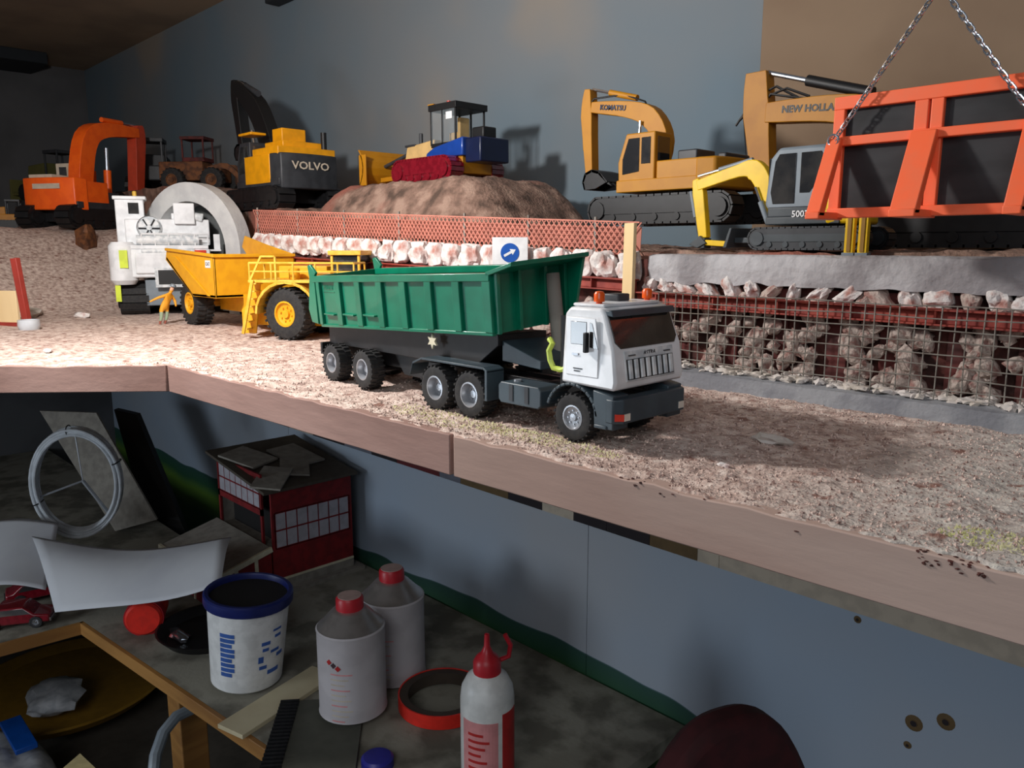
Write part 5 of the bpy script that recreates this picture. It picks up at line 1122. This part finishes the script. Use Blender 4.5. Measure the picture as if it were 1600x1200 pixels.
window(rwl, 'x', .6, 15.4, 8.2, 14.6, 0, 7, 2)
# front wall (faces -y): window band above a dark opening
fwl = MB().box(-21, -20.4, 0, .4, 0, 21.6).box(-21, -3.6, 0, .4, 20, 20.9).box(-21, -3.6, 0, .4, 13.4, 14.6).box(-4.2, -3.6, 0, .4, 8, 19.4).build('front_wall', 'house_red', hs)
window(fwl, 'y', -20.4, -4.2, 14.6, 20.0, 0, 7, 2)
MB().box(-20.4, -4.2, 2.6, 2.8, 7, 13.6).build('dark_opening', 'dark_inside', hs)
MB().box(-21, -.4, 15.6, 16, 0, H).build('rear_wall', 'card_grey', hs); MB().box(-21, -20.6, .4, 15.6, 0, H).build('far_wall', 'card_grey', hs)
MB().box(-21, -.4, .4, 15.6, 7.6, 8.0).build('floor_slab', 'card_grey', hs)
MB().hull([(-22, -1.6, 21.6), (.8, -1.6, H), (.8, 17, H), (-22, 17, 21.6)], [(-22, -1.6, 22.1), (.8, -1.6, H + .5), (.8, 17, H + .5), (-22, 17, 22.1)]).build('roof_slab', 'card_dark', hs)
for (x, y, r, s_) in ((-14, 3, .3, (4.5, 3)), (-6, 8, -.5, (4, 2.6)), (-3, 2, .8, (2.6, 4)), (-11, 11, .1, (5, 3))):
    MB().box(-s_[0], s_[0], -s_[1], s_[1], 0, .35).xf(Matrix.Translation((x, y, H + .9 + .3 * abs(r) - (x + 1) * .142)) @ Matrix.Rotation(.14, 4, 'Y') @ Matrix.Rotation(r, 4, 'Z') @ Matrix.Rotation(.1 * r, 4, 'X')).build('loose_card', 'card_grey', hs)
# porch: sloping grey roof with cream edge above a red gable front
MB().hull([(-22, -.2, 8.2), (-.2, -.2, 8.2), (-.2, -.2, 8.6), (-22, -.2, 8.6)], [(-22, -11, 5.6), (-.2, -11, 5.6), (-.2, -11, 6.0), (-22, -11, 6.0)]).build('porch_roof', 'card_grey', hs)
MB().bar((-.1, -11.2, 5.7), (-.1, -.2, 8.4), .5, .9, (1, 0, 0)).build('porch_edge', 'cream', hs); MB().bar((-22, -11.2, 5.8), (-.1, -11.2, 5.8), .5, .9).build('porch_edge', 'cream', hs)
MB().prism([(-10.6, .2), (-.2, .2), (-.2, 8.0), (-10.6, 5.4)], -.6, -.3, 'x').build('porch_wall', 'house_red', hs); MB().box(-21.5, -.3, -10.8, -10.5, .2, 5.4).build('porch_wall', 'house_red', hs)
for xx in (-21.6, -15, -8, -.5): MB().box(xx, xx + .5, -11.0, -10.5, .2, 5.6).build('porch_post', 'cream', hs)
for yy in (-7, -3.4): MB().box(-.35, -.1, yy, yy + .6, .2, 7.2).build('porch_post', 'cream', hs)

# --- things on the lower shelf
q = onz(92, 1085, 46)
py = thing('oval_tray', (q.x, q.y + 2, 43), 'ochre rimmed dark tray on the lower shelf', 'tray', 10)
MB().lathe([(.001, 3.2), (17, 3.2), (19, 5.2), (18.4, 5.4), (16.6, 3.8), (.001, 3.8)], (0, 0, 0), 'z', 44).build('rim', 'ochre', py); MB().lathe([(.001, 0), (10, 0), (13.5, 3.2), (.001, 3.3)], (0, 0, 0), 'z', 36).build('foot', 'card_dark', py)
q = onz(110, 1185, 43)
tag(MB().blob((q.x + 12, q.y - 14, 48.2), (17, 8, 5.4), 11, .35, 4).build('plastic_bag', 'bag', angle=50), 'crumpled white plastic bag on the lower shelf', 'bag')
q = onz(45, 1130, 49)
tag(MB().blob((q.x - 4, q.y + 5, 50.2), (6, 4.5, 2.6), 15, .4, 3).build('plastic_bag', 'bag', angle=50), 'small crumpled white bag beside the tray', 'bag')
a = onz(125, 1178, 55); o = MB().prism([(0, 0), (9, 1), (3.5, -5)], 0, .1, 'z').build('paper_note', 'note_yellow', None, 0, (a.x, a.y, 55.0)); tag(o, 'pale yellow paper corner lying on the white bag', 'paper')
a = onz(30, 1150, 54); o = MB().box(-6, 5, -1.6, 1.6, 0, .9).build('blue_folder', 'sign_blue', None, .1, (a.x, a.y, 53.6)); tag(o, 'blue folder edge tucked between the white bags', 'folder')
a, b = at(296, 1112, 104), at(235, 1210, 104)
pts = [at(300, 1108, 112), at(275, 1120, 110), at(255, 1145, 108), at(243, 1180, 106), at(238, 1230, 104), at(236, 1300, 104)]
tag(MB().tube(pts, .8, 10).build('grey_hose', 'grey_cab'), 'bent grey hose hanging below the bench edge', 'hose')
# --- chair with maroon padded back
q = at(1135, 1122, 60)
chr_ = thing('chair', (q.x, q.y, 0), 'dark maroon padded chair back in front of the painted wall', 'chair', -20)
n = 24; prof = []
W_, zt_ = 7.0, q.z + .6
prof = [(-W_ * 1.35, 70)] + [(-W_ * 1.35 + (W_ * 2.7) * k / n, zt_ - 12 * abs((2 * k / n) - 1) ** 2.6) for k in range(n + 1)] + [(W_ * 1.35, 70)]
MB().prism(prof, -1.2, 1.6, 'x').build('backrest', 'chair_maroon', chr_, .8)
MB().box(-2, 36, -18, 18, 44, 50).build('seat', 'chair_maroon', chr_, 1.2)
for x, y in ((0, -16), (0, 16), (33, -16), (33, 16)): MB().cyl((x, y, 0), (x, y, 45), 1.3, seg=12).build('leg', 'dark_steel', chr_)
for y in (-8, 8): MB().box(-.8, .8, y - 1.2, y + 1.2, 49, 72).build('back_support', 'dark_steel', chr_)
